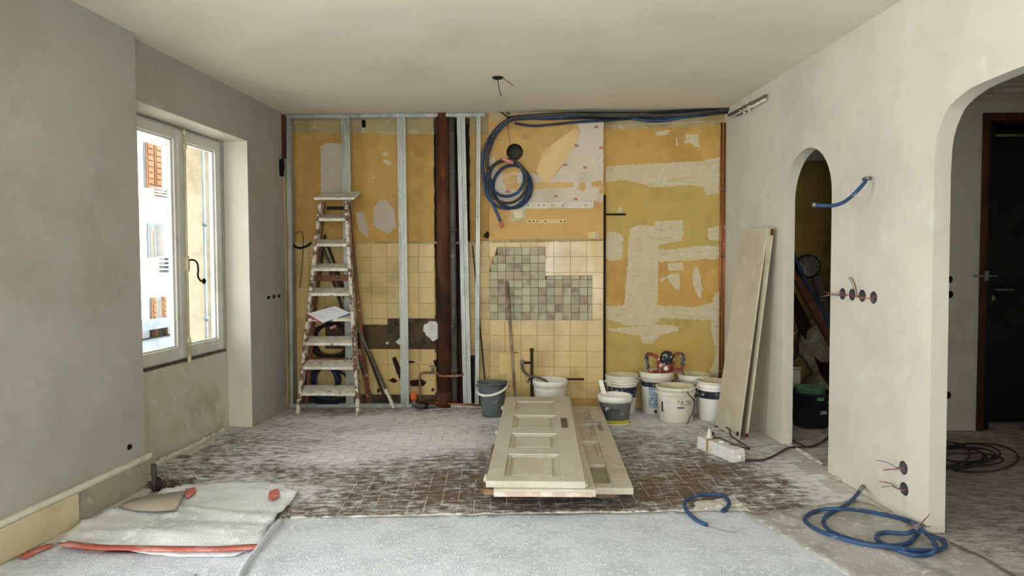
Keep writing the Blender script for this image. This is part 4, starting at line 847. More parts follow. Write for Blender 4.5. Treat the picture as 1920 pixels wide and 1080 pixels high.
M().lathe(FD1.P(.457, v+.03, .042), [(.012, 0), (.012, .006), (.001, .008)], 12, FD1.w).build('keyhole_cover', 'bronze', lk)
for vv in (.06, 1.0, 1.72): M().tube([FD1.P(-.008, vv, .02), FD1.P(-.008, vv+.09, .02)], .011, 8).build('hinge_knuckle', 'door_paint', D1)
# second door in the middle of the stack
o2 = fl(925.5, 918, .168); FD2 = dframe(o2+Vector((0, 0, -.038)), math.radians(1.4), .02, 2.06)
D2 = thing('panel_door', 'plain cream door with a pinkish edge lying under the top door', 'door', FD2.P(.27, 1, 0)); W2_ = fl(1117, 918, .168).x-o2.x
M().box(FD2, (.0, W2_), (.004, 2.06), (.0, .038)).build('leaf', 'door_paint', D2, bevel=.002); M().box(FD2, (0, W2_-.02), (0.0, .004), (.0, .026)).build('bare_edge', 'door_edge_pink', D2)
M().box(FD2, (-.055, .0), (.02, .9), (0, .03)).build('edge_strip', 'door_brown', D2, bevel=.003)
# glazed door sticking out on the right
o3 = fl(1188, 915, .125); FD3_ = dframe(Vector((o3.x, o3.y, .088)), math.radians(-.2), .02, 2.05)
far = fl(1122, 752, .14); yw = math.atan2(far.x-o3.x, far.y-o3.y); W3 = .70
FD3 = dframe(Vector((o3.x, o3.y, .088))-Vector((math.cos(yw), -math.sin(yw), 0))*W3, yw, .015, 2.05)
D3 = thing('glazed_door', 'greyish door with a frosted glass pane lying lowest, sticking out at the right', 'door', FD3.P(W3/2, 1, 0))
vr3 = [(vat3, vbt) for vat3, vbt in [(FD3.uv(1125, 906, .037)[1], FD3.uv(1125, 871, .037)[1]), (FD3.uv(1110, 859, .037)[1], FD3.uv(1110, 827, .037)[1]), (FD3.uv(1110, 818, .037)[1], FD3.uv(1110, 795, .037)[1]), (FD3.uv(1110, 788, .037)[1], FD3.uv(1100, 767, .037)[1])]]
panel_door(FD3, D3, W3, 2.05, .037, .12, W3-.112, vr3, 'door_paint_grey', None, {0})
v = FD3.uv(1125, 803, .037)[1]; lk = M().box(FD3, (W3-.085, W3-.05), (v-.09, v+.09), (.037, .041)).build('lock_plate', 'zinc', D3, bevel=.003)
M().tube(cat_rom([FD3.P(W3-.068, v+.05, .04), FD3.P(W3-.068, v+.05, .075), FD3.P(W3-.09, v+.05, .082), FD3.P(W3-.19, v+.045, .082)], 5), .008, 8).build('lever_handle', 'zinc', lk)
# brown door below, on two bearers
yb = .052
FD4 = dframe(fl(893, 920, yb)+Vector((.02, .02, -.03)), math.radians(4.5), .0, 1.95)
D4 = tag(M().box(FD4, (0.0, .80), (.0, 1.95), (0, .032)).build('brown_board', 'door_brown', bevel=.003), 'bare brown board lying under the stack of doors', 'board')
for k, (yy, lab) in enumerate(((3.95, 'timber bearer under the near end of the door stack'), (5.2, 'timber bearer under the far end of the door stack'))):
    M_ = M().box(FW, (-.05, .62), (yy, yy+.07), (0.0, .021)); tag(M_.build('bearer', 'bare_wood', bevel=.002), lab, 'batten')
    M_ = M().box(FW, (.0, .60), (yy+.01, yy+.06), (.056, .088)); tag(M_.build('bearer', 'bare_wood', bevel=.002), lab.replace('timber bearer under', 'thin spacer above the brown board at').replace('door stack', 'stack'), 'batten')
# ================================================================== BUCKETS
def ring_text(string, size, c, r0_, z, ang, mat, parent, lean=0., name='lettering'):
    cv = bpy.data.curves.new(name, 'FONT'); cv.body = string; cv.size = size; cv.align_x = 'CENTER'; cv.align_y = 'CENTER'
    to = bpy.data.objects.new('t', cv); COL.objects.link(to); dg = bpy.context.evaluated_depsgraph_get(); me = bpy.data.meshes.new_from_object(to.evaluated_get(dg))
    bpy.data.objects.remove(to); org = base(parent)
    for q in me.vertices:
        a = ang+q.co.x/r0_; rr = r0_+q.co.y*lean+.0012
        q.co = Vector((c[0]+math.sin(a)*rr, c[1]-math.cos(a)*rr, z+q.co.y))-org
    me.materials.clear(); me.materials.append(MT[mat]); o = bpy.data.objects.new(name, me); COL.objects.link(o); o.parent = parent; return o
def band(c, rb, rt, h, z0, z1, a0, a1, mat, parent, name='label_band', off=.0009):
    """print on a bucket wall between two heights and two angles (0 = towards the camera)"""
    f = lambda z: rb+(rt-rb)*z/h+off
    m = M(); n = 20; pts = []
    for z in (z0, z1):
        for k in range(n+1): a = a0+(a1-a0)*k/n; pts.append((c[0]+math.sin(a)*f(z), c[1]-math.cos(a)*f(z), z))
    m.add(pts, [(k, k+1, n+2+k, n+1+k) for k in range(n)], True); return m.build(name, mat, parent)
def bucket(px, basey, rb, rt, h, label, mat='bucket_white', ribs=3, rim_h=.012, handle=True, hang=0., inside='bucket_inside', name='paint_bucket', group='plaster buckets by the back wall', fill=None):
    f = fl(px, basey); c = Vector((f.x, f.y+rb, 0)); c.x *= c.y/f.y if False else 1
    t = thing(name, label, 'bucket', (c.x, c.y, 0), group)
    pr = [(.001, .001), (rb-.008, .001), (rb, .006), (rb+(rt-rb)*.75, h*.75)]
    for k in range(ribs): z = h*(.77+.07*k); r = rb+(rt-rb)*z/h; pr += [(r, z), (r+.009, z+.004), (r+.009, z+.010), (r, z+.014)]
    pr += [(rt, h-rim_h), (rt+.008, h-rim_h+.002), (rt+.008, h-.002), (rt+.004, h)]
    M().lathe(c, pr, 32).build('body', mat, t)
    M().lathe(c, [(rt+.004, h), (rt-.003, h), (rb-.006+(rt-rb)*.5, h*.5), (rb-.006, .012), (.001, .012)], 32).build('inner_wall', inside, t)
    if fill: M().lathe(c, [(.001, h*fill), (rb+(rt-rb)*fill-.004, h*fill)], 32).build('contents', inside, t)
    if handle:
        zz = h*.82; R_ = rt+.012; pts = []
        for k in range(17):
            a = math.pi*k/16; q = Vector((-R_*math.cos(a), 0, -R_*math.sin(a)))
            x, zr = q.x, q.z; ca = hang
            pts.append(c+Vector((x*.98, -abs(zr)*math.sin(ca), zz-abs(zr)*math.cos(ca))))
        M().tube(pts, .003, 6).build('handle', 'zinc', t)
        for s_ in (-1, 1): M().ball(c+Vector((s_*(rt+.008), 0, zz)), .010, 8, 6).build('handle_lug', mat, t)
    return t, c
B2, c2 = bucket(1170, 778, .122, .142, .345, 'white ribbed bucket with a navy band behind the grey-labelled tub', hang=.55, ribs=3)
band(c2, .122, .142, .345, .15, .245, -1.5, 1.5, 'label_navy', B2)
B3, c3 = bucket(1236, 778, .122, .145, .375, 'white bucket with a blue printed label, holding the red mixer', ribs=0, rim_h=.06, hang=.35)
band(c3, .122, .145, .375, .245, .30, -1.5, 1.5, 'label_navy', B3); band(c3, .122, .145, .375, .06, .245, -.75, .55, 'label_blue', B3)
ring_text('TOILE', .04, c3, .1385, .268, -.1, 'white_ink', B3)
for k, a in enumerate((-.35, .1, .5)): band(c3, .122, .145, .375, .015, .045, a, a+.18, 'label_navy' if k != 1 else 'label_blue', B3, 'pictogram')
B5, c5 = bucket(1308, 777, .120, .143, .345, 'cream bucket standing farthest right-rear, against the wall', ribs=0, rim_h=.05, hang=.4)
band(c5, .120, .143, .345, .16, .27, -.6, 1.4, 'label_navy', B5)
B6, c6 = bucket(1347, 792, .130, .142, .335, 'white ribbed bucket with a navy band partly behind the leaning board', mat='bucket_clean', ribs=2, hang=.6)
band(c6, .130, .142, .335, .195, .265, -1.5, 1.5, 'label_navy', B6)
B4, c4 = bucket(1274, 795, .142, .158, .300, 'dusty white bucket in front, with worn violet lettering', ribs=1, rim_h=.03, hang=.5)
ring_text('A', .045, c4, .153, .178, .13, 'ink', B4); ring_text('N', .045, c4, .153, .178, .56, 'ink', B4)
for a in (-.12, .3): band(c4, .142, .158, .300, .19, .196, a, a+.1, 'ink', B4, 'worn_letter')
band(c4, .142, .158, .300, .158, .161, .02, .75, 'ink', B4, 'underline'); band(c4, .142, .158, .300, .132, .143, -.15, .28, 'ink', B4, 'worn_line'); band(c4, .142, .158, .300, .09, .18, -1.12, -.98, 'ink', B4, 'side_print')
B1, c1 = bucket(1157, 798, .120, .135, .235, 'squat tub with a dark grey label and a yellow strip beside the doors', mat='paint_grey', ribs=0, rim_h=.05, hang=.55)
M().lathe(c1, [(.135, .187), (.144, .187), (.146, .23), (.14, .238), (.131, .236), (.128, .2), (.12, .14), (.001, .14)], 32).build('rim_collar', 'bucket_clean', B1)
band(c1, .120, .135, .235, .012, .038, -.9, 1.15, 'yellow_band', B1); ring_text('EVO', .042, c1, .130, .125, -.12, 'ink_black', B1)
band(c1, .120, .135, .235, .0, .010, -1.4, 1.4, 'bucket_clean', B1, 'base_ring')
o = bar(c1+Vector((-.062, .07, .15)), c1+Vector((-.105, .12, .34)), .04, .014, 'bucket_clean', 'spatula', None, .004); tag(o, 'white plastic spatula standing in the squat grey-labelled tub', 'spatula')
B7, c7 = bucket(1033, 779, .130, .150, .300, 'white bucket behind the doors with the tap hose in it', mat='bucket_clean', ribs=0, rim_h=.05, handle=False, inside='bucket_clean')
# grey household bucket with a spout and white grip
GB = thing('mop_bucket', 'dark grey household bucket with a white handle, left of the doors', 'bucket', fl(923, 785)+Vector((0, .11, 0))); cg = GB.location.copy()
def gring(r, z, spout=0.):
    out = []
    for k in range(32):
        a = 2*math.pi*k/32; rr = r*(1-.035*(abs(math.cos(4*a)))); q = Vector((math.sin(a)*rr, -math.cos(a)*rr*.92, z)); s_ = max(0, math.cos(a-.55))**8*spout; q.z += s_*.2; q += Vector((math.sin(.55), -math.cos(.55), 0))*s_; out.append(cg+q)
    return out
m = M(); rg = [gring(.092, .002), gring(.095, .01), gring(.118, .22), gring(.128, .29, .006), gring(.139, .296, .012), gring(.139, .304, .012), gring(.131, .304, .01), gring(.124, .28), gring(.092, .014)]
m.add([q for g_ in rg for q in g_], [(i*32+k, i*32+(k+1) % 32, (i+1)*32+(k+1) % 32, (i+1)*32+k) for i in range(len(rg)-1) for k in range(32)], True); m.add(rg[0], [tuple(range(32))]); m.add(rg[-1], [tuple(range(32))])
m.build('body', 'bucket_grey', GB)
pts = [cg+Vector((-.142*math.cos(math.pi*k/16), -.142*math.sin(math.pi*k/16)*.82, .268-.142*math.sin(math.pi*k/16)*.42-(0.012 if False else 0)+.03*math.cos(math.pi*k/16)*-1)) for k in range(17)]
M().tube(pts, [.006]*3+[.011]*11+[.006]*3, 8).build('handle', 'bucket_clean', GB)
for s_ in (-1, 1): M().ball(cg+Vector((s_*.137, 0, .27)), .013, 8, 6).build('handle_lug', 'bucket_grey', GB)
# ================================================================== MIXER
MX = thing('paddle_mixer', 'red plaster-splashed paddle mixer propped in the blue-labelled bucket', 'mixer', c3+Vector((0, 0, .02)))
YM = c3.y-.06
def mp_(px, py, dy=0.): return atY(px, py, YM+dy)
ctr = mp_(1248, 683); ax = Vector((.02, -.45, .89)).normalized()
M().lathe(ctr-ax*.07, [(.001, -.03), (.03, -.03), (.045, -.01), (.07, .02), (.08, .06), (.074, .09), (.06, .105), (.001, .11)], 24, ax).build('gear_housing', 'machine_red', MX)
M().lathe(ctr+ax*.02, [(.055, 0), (.056, .05), (.05, .085), (.035, .105), (.001, .112)], 20, ax).build('motor_head', 'machine_dark', MX)
M().lathe(mp_(1249, 691, -.075), [(.001, .006), (.016, .006), (.02, .002), (.02, -.01)], 16, (0, -1, .2)).build('badge', 'white_ink', MX)
HL = [(1238, 674), (1226, 666), (1215, 664), (1212, 672), (1213, 684), (1217, 693), (1224, 698), (1233, 696), (1241, 692)]
HR_ = [(1257, 672), (1268, 664), (1277, 663), (1281, 671), (1280, 684), (1278, 691), (1268, 694), (1257, 691)]
for L_ in (HL, HR_):
    P_ = cat_rom([mp_(x, y, -.03+.04*math.sin(i)) for i, (x, y) in enumerate(L_)], 5); h_ = M().tube(P_, .0155, 10).build('handle_loop', 'machine_red', MX)
    i0, i1 = int(len(P_)*.34), int(len(P_)*.62); M().tube(P_[i0:i1], .0185, 10).build('grip', 'machine_grip', h_)
sh0 = mp_(1245, 694); sh1 = c3+Vector((-.03, -.02, .06)); M().tube([sh0, sh1], .008, 8).build('shaft', 'dark_pipe', MX)
m = M()
for k in range(2): m.tube(cat_rom([sh1+Vector((.05*math.cos(x+k*3.14), .05*math.sin(x+k*3.14), -.03+.012*i)) for i, x in enumerate([0, .8, 1.6, 2.4, 3.1])], 4), .005, 6)
m.tube([sh1+Vector((0, 0, .02)), sh1+Vector((0, 0, -.04))], .008, 8); m.build('paddle', 'zinc', MX, kind='stuff')
cp = [mp_(1278, 693), mp_(1283, 705), mp_(1290, 722), Vector((c4.x+.06, c4.y-.175, .27)), Vector((c4.x+.115, c4.y-.165, .2)), Vector((c4.x+.11, c4.y-.165, .12)), Vector((c4.x+.075, c4.y-.175, .05)), Vector((c4.x+.05, c4.y-.19, .006))]
M().tube(cat_rom(cp, 6), .005, 6).build('power_cord', 'cable_grey', MX)
# ================================================================== LEANING BOARDS
def leaning_board(px_bl, px_br, px_tl, px_tr, th, label, mat, w_top):
    b0 = fl(*px_bl); b1 = fl(*px_br); t0 = FR.p(*px_tl, w_top); t1 = FR.p(*px_tr, w_top)
    n = (b1-b0).cross(t0-b0).normalized()
    if n.x < 0: n = -n
    t = thing('leaning_board', label, 'board', (b0+b1)/2, 'boards leaning on the right wall')
    return t, [b0, b1, t1, t0], n
t, q, n = leaning_board((1344, 799), (1387, 826), (1394, 431), (1441, 427), .03, 'wide cream board leaning on the right wall, the nearer of two', 'board', .035)
q = [p-n*.012 for p in q]; q[2].z = q[3].z = (q[2].z+q[3].z)/2; M().hexa([p+Vector((0, 0, .004)) if k < 2 else p for k, p in enumerate(q)], [p+n*.012+(Vector((0, 0, .004)) if k < 2 else Vector((0, 0, 0))) for k, p in enumerate(q)]).build('board_face', 'board', t, bevel=.002)
e = q[1]; M().box(Fr(e+Vector((0, -.004, .03)), (q[0]-q[1]).normalized()), (0.01, .03), (0, .03), (-.004, .01)).build('worn_corner', 'door_wood', t)
b0, b1 = fl(1402, 825), fl(1376, 800); t0, t1 = FR.p(1452, 427, .03), FR.p(1412, 432, .03); t1.z = t0.z
n = Vector((1, .1, -.1)).normalized(); t = thing('leaning_board', 'second cream board behind the wide one, only its edge showing', 'board', (b0+b1)/2, 'boards leaning on the right wall')
ql = [b1, b0, t0, t1]; M().hexa([p+Vector((0, 0, .008)) if k < 2 else p for k, p in enumerate(ql)], [p-n*.014+(Vector((0, 0, .008)) if k < 2 else Vector((0, 0, 0))) for k, p in enumerate(ql)]).build('board_face', 'board', t, bevel=.002)
d_ = (t0-b0).normalized()
for s0, L_ in ((.02, .03), (t0-b0).length > 0 and ((t0-b0).length-.06, .05)): M().box(Fr(b0+d_*s0-n*.012+Vector((0, -.003, 0)), (1, 0, 0), d_), (-.012, .012), (0, L_), (-.002, .004)).build('worn_corner', 'door_wood', t)
# ================================================================== WHITE BLOCK WITH TAPE
ba, bb = fl(1307, 840), fl(1375, 868); ex = (bb-ba); Lb = ex.length; FK = Fr(ba, ex, (-ex.y, ex.x, 0)); 
BK = thing('plaster_block', 'dusty white plaster block with a straw-coloured strap on the floor', 'block', FK.P(Lb/2, .05, 0))
Wk = .10; hb = .088
M().plate(FK, [[(0, 0), (Lb, 0), (Lb, Wk), (.0, Wk)]], 0, hb*.62).build('lower_half', 'block_white', BK, bevel=.004)
M().plate(FK, [[(0, 0.002), (Lb, .002), (Lb, Wk-.004), (Lb*.80, Wk-.004), (Lb*.8, Wk*.62), (Lb*.60, Wk*.62), (Lb*.60, Wk-.004), (0, Wk-.004)]], hb*.62, hb).build('upper_half', 'block_white', BK, bevel=.004)
m = M(); x = Lb*.27; m.box(FK, (x, x+.02), (-.003, Wk+.003), (hb, hb+.003)); m.box(FK, (x, x+.02), (-.003, 0.0), (.004, hb+.003)); m.box(FK, (x, x+.02), (Wk, Wk+.003), (.004, hb+.003)); m.build('strap', 'straw_tape', BK)
M().box(FK, (Lb*.52, Lb*.58), (.03, .06), (hb, hb+.014)).build('lump', 'block_white', BK, bevel=.004); M().lathe(FK.P(Lb, Wk*.5, .03), [(.001, .02), (.014, .018), (.016, 0)], 10, FK.u).build('knob', 'block_white', BK)
t = thing('sealant_nozzle', 'small white nozzle with a navy cap standing on the plaster block', 'nozzle', FK.P(.075, .05, hb)); q = FK.P(.075, .05, hb)
M().lathe(q, [(.001, 0), (.024, 0), (.024, .012), (.016, .02), (.018, .03), (.011, .042), (.012, .05), (.006, .058), (.006, .07), (.001, .07)], 14).build('nozzle', 'bucket_clean', t); M().box(Fr(q+Vector((.018, .0, .0)), (1, .2, .25)), (0, .025), (0, .04), (-.008, .008)).build('cap_flap', 'label_navy', t, bevel=.003)
o = M().tube(cat_rom([FK.P(.12, .05, hb+.012), FK.P(.17, .07, hb+.02), FK.P(.26, .13, .075), FK.P(.30, .22, .05), fl(1372, 818, .06), fl(1367, 805, .05), fl(1352, 798, .02), fl(1340, 800, .008)], 6), .006, 7).build('strap_cord', 'cable_grey'); tag(o, 'grey cord looping from the plaster block to the leaning board', 'cord')
# ================================================================== FLOOR COVERINGS
def nz(x, y, s_, k=0.): return noise.noise(Vector((x*s_, y*s_, k)))
def fpoly(L_, z=0.): return [(q.x, q.y) for q in (fl(x, y, z) for x, y in L_)]
far_edge = [(430, 986), (520, 979), (545, 974), (600, 972), (700, 971), (820, 969), (1000, 966), (1150, 964), (1300, 962), (1398, 960), (1440, 975)]
P1 = fpoly(far_edge)+[(1.75, 3.2), (1.62, 2.6), (1.5, 1.2), (-1.3, 1.2), (-1.38, 2.6), (-1.38, 3.1)]
P1 = jag(P1, .012, .06, 201)
zfelt = lambda x, y: .009+.004*nz(x, y, 3, 1)+.003*nz(x, y, 11, 2)+.010*math.exp(-((x+1.28+.25*(y-3.6))/.05)**2)
FE = tag(sheet(P1, .035, zfelt, .006).build('protective_felt', 'felt'), 'grey-blue protective felt covering the floor in the foreground', 'felt sheet')
P2 = fpoly([(1395, 968), (1480, 962), (1600, 942), (1640, 952), (1700, 985), (1765, 1012)])+[(2.14, 3.1), (2.2, 2.6), (2.2, 1.2), (1.35, 1.2), (1.45, 2.9)]
P2 = jag(P2, .01, .06, 202)
def zfelt2(x, y):
    r_ = 1.42+.55*(3.55-y)**.8 if y < 3.55 else 1.42
    return .012+.005*nz(x, y, 3, 4)+.003*nz(x, y, 10, 5)+.014*math.exp(-((x-r_)/.03)**2)+.006*math.exp(-((x-r_-.16)/.02)**2)
tag(sheet(P2, .035, lambda x, y: zfelt2(x, y)+.004, .006).build('protective_felt', 'felt_grey'), 'dusty greyer felt sheet with a ridge beside the right wall', 'felt sheet')
P3 = fpoly([(152, 986), (240, 948), (300, 927), (350, 912), (480, 907), (530, 912), (562, 927), (540, 955), (520, 975), (505, 995), (486, 1030), (440, 1050), (300, 1046), (110, 1022)])
P3 = jag(P3, .008, .05, 203)
def zfl(x, y): return .018+.007*nz(x, y, 2.4, 7)+.055*max(0, nz(x*.45+y*1.7, y*.4-x*.2, 4.5, 8)-.08)+.022*max(0, nz(x*.3+y*2.2, x*.1, 9, 3)-.05)+.004*nz(x, y, 14, 9)
tag(sheet(P3, .028, zfl, .004).build('fleece_sheet', 'fleece'), 'crumpled white fleece sheet on the floor under the window', 'fleece sheet')
P4 = fpoly([(112, 1026), (440, 1050), (486, 1034), (430, 1000), (330, 1080)]); 
P4 = fpoly([(40, 1046), (110, 1020), (300, 1040), (470, 1036)])+[(-1.40, 2.9), (-1.40, 1.2), (-2.4, 1.2), (-2.38, 2.6), (-2.33, 3.0)]
tag(sheet(jag(P4, .008, .06, 204), .035, lambda x, y: .007+.003*nz(x, y, 3, 11)+.002*nz(x, y, 11, 12), .005).build('protective_felt', 'felt'), 'flat grey-blue felt strip along the left baseboard', 'felt sheet')
# hem rolled up between the fleece and the felt
pts = [fl(x, y, .022) for x, y in ((527, 978), (505, 1002), (485, 1030), (465, 1055), (448, 1085))]; pts.append(pts[-1]+(pts[-1]-pts[-2])*2)
o = M().tube(cat_rom(pts, 6), .024, 8, r2=.012).build('felt_roll', 'felt'); tag(o, 'rolled hem of felt running toward the camera', 'felt roll')
# plaster dust ridge where the felt ends
def ridge(px, z, w, seed, name, mat, label):
    rnd = random.Random(seed); m = M(); pts = cat_rom([fl(x, y, .0) for x, y in px], 14); rows_ = []
    for i, p in enumerate(pts):
        a = w*(.6+rnd.random()*.7); b = w*(.4+rnd.random()*.6); hh = z*(.5+rnd.random()); d_ = (pts[min(i+1, len(pts)-1)]-pts[max(i-1, 0)]).normalized(); n_ = Vector((-d_.y, d_.x, 0)); rows_.append([p-n_*a, p-n_*a*.4+Vector((0, 0, hh*.8)), p+n_*b*.3+Vector((0, 0, hh)), p+n_*b])
    m.add([q for r_ in rows_ for q in r_], [(i*4+k, i*4+k+1, (i+1)*4+k+1, (i+1)*4+k) for i in range(len(rows_)-1) for k in range(3)], True)
    return tag(m.build(name, mat, kind='stuff'), label, 'dust')
ridge([(545, 974), (700, 970), (850, 967), (1000, 964), (1130, 962)], .012, .022, 5, 'plaster_dust', 'dust_ridge', 'ridge of plaster dust along the felt edge')
ridge([(1130, 963), (1220, 962), (1310, 958), (1340, 952), (1390, 948)], .012, .022, 6, 'plaster_dust', 'dust_ridge', 'crumbled plaster dust at the felt edge near the short conduit')
ridge([(1478, 832), (1510, 850), (1545, 872)], .010, .03, 7, 'plaster_dust', 'dust_ridge', 'pale dust line across the narrow arch threshold')
ridge([(288, 872), (320, 856), (370, 832), (420, 806)], .02, .02, 8, 'plaster_dust', 'dust_ridge', 'crumbled dust along the foot of the window recess')
ridge([(1560, 893), (1620, 922), (1690, 962), (1740, 995)], .010, .012, 9, 'plaster_dust', 'dust_ridge', 'dust along the foot of the right wall')
# broken screed patch by the short conduit
o = M().plate(FW, [jag(fpoly([(1305, 942), (1330, 940), (1378, 930), (1390, 945), (1404, 958), (1300, 962)]), .01, .03, 210)], -.003, .006).build('screed_patch', 'dust_ridge', FLOOR)
# tape
def strip(px, wd, z, mat, name, label, cat, seed=0):
    pts = cat_rom([fl(x, y, z) for x, y in px], 6); m = M(); L_ = []
    for i, p in enumerate(pts):
        d_ = (pts[min(i+1, len(pts)-1)]-pts[max(i-1, 0)]).normalized(); n_ = Vector((-d_.y, d_.x, 0)); zz = Vector((0, 0, .004*nz(p.x, p.y, 6, seed))); L_ += [p-n_*wd/2+zz, p+n_*wd/2+zz]
    m.add(L_, [(2*i, 2*i+2, 2*i+3, 2*i+1) for i in range(len(pts)-1)], True); o = m.build(name, mat); s_ = o.modifiers.new('solid', 'SOLIDIFY'); s_.thickness = .0015; return tag(o, label, cat)
strip([(118, 1017), (150, 1022), (200, 1026), (300, 1028), (400, 1028), (488, 1025)], .058, .034, 'tape', 'adhesive_tape', 'long red adhesive tape across the white fleece', 'tape')
strip([(40, 1046), (70, 1032), (97, 1021)], .05, .018, 'tape', 'adhesive_tape', 'red tape strip along the left baseboard', 'tape')
for px, lab, sd in (([(505, 922), (522, 917), (524, 930), (512, 938), (502, 936)], 'small torn scrap of red tape on the fleece corner', 1), ([(348, 918), (366, 914), (368, 922), (352, 935), (347, 932)], 'red tape scrap at the end of the brown paper flap', 2)):
    o = M().plate(FW, [jag(fpoly(px, .03), .003, .02, sd)], .029, .034).build('tape_scrap', 'tape'); tag(o, lab, 'tape')
# brown paper flap
A = cat_rom([fl(222, 952, .02), fl(246, 936, .05), fl(300, 926, .05), fl(350, 919, .035)], 5); B = cat_rom([fl(224, 953, .02), fl(255, 957, .045), fl(300, 958, .05), fl(331, 955, .045)], 5); Cx = [a.lerp(b, .5)+Vector((0, 0, .012)) for a, b in zip(A, B)]
n = len(A); m = M(); m.add(A+Cx+B, [(k*n+i, k*n+i+1, (k+1)*n+i+1, (k+1)*n+i) for k in range(2) for i in range(n-1)], True); o = m.build('paper_flap', 'cardboard'); s_ = o.modifiers.new('solid', 'SOLIDIFY'); s_.thickness = .003; tag(o, 'curled grey-brown paper flap by the left wall corner', 'paper')
# rubble and pipe stub in the corner of the recess
rnd = random.Random(11); m = M()
for k in range(110):
    q = fl(rnd.gauss(312, 24), rnd.gauss(911, 5), .0); s_ = rnd.uniform(.008, .026); q.x = max(q.x, -2.24); n0 = len(m.v)
    vs = [q+Vector((rnd.uniform(-1, 1)*s_, rnd.uniform(-1, 1)*s_, rnd.uniform(0, 1.1)*s_+.012*max(0, 1-abs(k-20)/20))) for _ in range(6)]
    m.add(vs, [(0, 1, 2), (0, 2, 3), (0, 3, 4), (0, 4, 1), (5, 2, 1), (5, 3, 2), (5, 4, 3), (5, 1, 4)])
tag(m.build('rubble', 'rubble', kind='stuff'), 'small heap of broken plaster rubble at the wall corner', 'rubble')
t = thing('pipe_stub', 'cut grey pipe stub standing in the rubble at the wall corner', 'pipe', fl(287, 922)); q = fl(287, 922)+Vector((0, .02, 0))
M().tube([q, q+Vector((.0, .0, .09)), q+Vector((-.004, .0, .16))], .016, 10).build('stub', 'grey_pipe', t); M().tube(cat_rom([q+Vector((.03, -.01, 0)), q+Vector((.04, -.01, .05)), q+Vector((.025, 0, .075)), q+Vector((0, 0, .07))], 4), .009, 8).build('side_bend', 'cable_black', t)
# ================================================================== BLUE CONDUITS
def conduit(name, pts, r, mat, label, cat='conduit', end=None, n=7, group=None):
    t = thing(name, label, cat, Vector(pts[0])+Vector((0, 0, -r)), group); P_ = cat_rom(pts, n); M().tube(P_, r, 8).build('sleeve', mat, t)
    return t, P_
RC = .0105
fz = lambda L_, z=None: [fl(x, y, (z if z is not None else .030)) for x, y in L_]
t, _ = conduit('blue_conduit', fz([(1325, 984), (1305, 974), (1288, 958), (1283, 945), (1292, 935), (1315, 928), (1345, 927), (1362, 933), (1367, 945), (1362, 953), (1354, 958)], .022), RC, 'blue', 'short curl of blue conduit lying at the felt edge')
M().tube(cat_rom(fz([(1325, 984), (1340, 990), (1362, 996), (1382, 999)], .02), 4), .0015, 5).build('pull_wire', 'wire_brown', t)
Lbig = [(1617, 914, .05), (1600, 935, .035), (1580, 950, .03), (1556, 962, .028), (1546, 972, .028), (1545, 983, .028), (1556, 995, .03), (1585, 1008, .032), (1625, 1019, .03), (1665, 1023, .028), (1700, 1019, .028), (1717, 1005, .03), (1723, 997, .045)]
t, _ = conduit('blue_conduit', [fl(x, y, z) for x, y, z in Lbig], RC, 'blue', 'blue conduit with an open frayed end leaning to the right wall foot', group='blue conduit loops by the arch')
M().tube([fl(1618, 912, .05), fl(1612, 921, .047)], .0125, 8).build('open_end', 'zinc', t)
L2 = [(1722, 985, .04), (1700, 975, .03), (1660, 965, .03), (1610, 957, .046), (1570, 954, .05), (1535, 957, .03), (1513, 966, .028), (1510, 977, .028), (1530, 992, .028), (1570, 1007, .04), (1620, 1020, .045), (1675, 1026, .045), (1720, 1032, .03), (1755, 1032, .028), (1772, 1024, .028), (1768, 1013, .03), (1752, 1007, .035), (1735, 1000, .05)]
t, _ = conduit('blue_conduit', [fl(x, y, z) for x, y, z in L2], RC, 'blue', 'widest blue conduit loop on the floor beside the big arch', group='blue conduit loops by the arch')
L3 = [(1722, 990, .06), (1700, 1000, .04), (1660, 998, .03), (1645, 1003, .028), (1645, 1012, .028), (1665, 1023, .04), (1690, 1034, .028), (1715, 1041, .028), (1740, 1040, .028), (1755, 1030, .05), (1752, 1018, .05), (1742, 1005, .05), (1724, 989, .06)]
t, _ = conduit('blue_conduit', [fl(x, y, z) for x, y, z in L3], RC, 'blue', 'small tied blue conduit loop at the foot of the arch pier', group='blue conduit loops by the arch')
q = fl(1722, 988, .07)
for k, (d1, d2) in enumerate((((-.06, .0, .005), (.06, .01, .06)), ((-.05, -.02, .0), (.04, .01, .04)), ((-.03, .01, .02), (.05, -.02, .01)))): M().tube([q+Vector(d1), q, q+Vector(d2)], .002, 5).build('wire_end', ('wire_brown', 'wire_red', 'zinc')[k], t)
for L_, r_ in (([(1715, 991), (1728, 985)], .014),): M().tube([fl(x, y, .062) for x, y in L_], r_, 8).build('tie', 'zinc', t)
# conduit sticking out of the right wall
a, b = FR.uv(1633, 334); pts = [FR.P(a, b, -.01), FR.P(a, b-.005, .04), FR.p(1622, 341, .07), FR.p(1600, 365, .14), FR.p(1580, 380, .20), FR.p(1556, 386, .25), FR.p(1525, 384, .30)]
t, P_ = conduit('wall_conduit', pts, RC, 'blue', 'blue conduit poking out of the right wall near the narrow arch'); M().tube([FR.P(a, b, .0), FR.P(a, b-.003, .04)], .0112, 8).build('bare_end', 'zinc', t); M().lathe(P_[-1], [(.011, -.02), (.0125, -.02), (.0125, .002), (.001, .002)], 8, P_[-1]-P_[-3]).build('open_end', 'zinc', t)
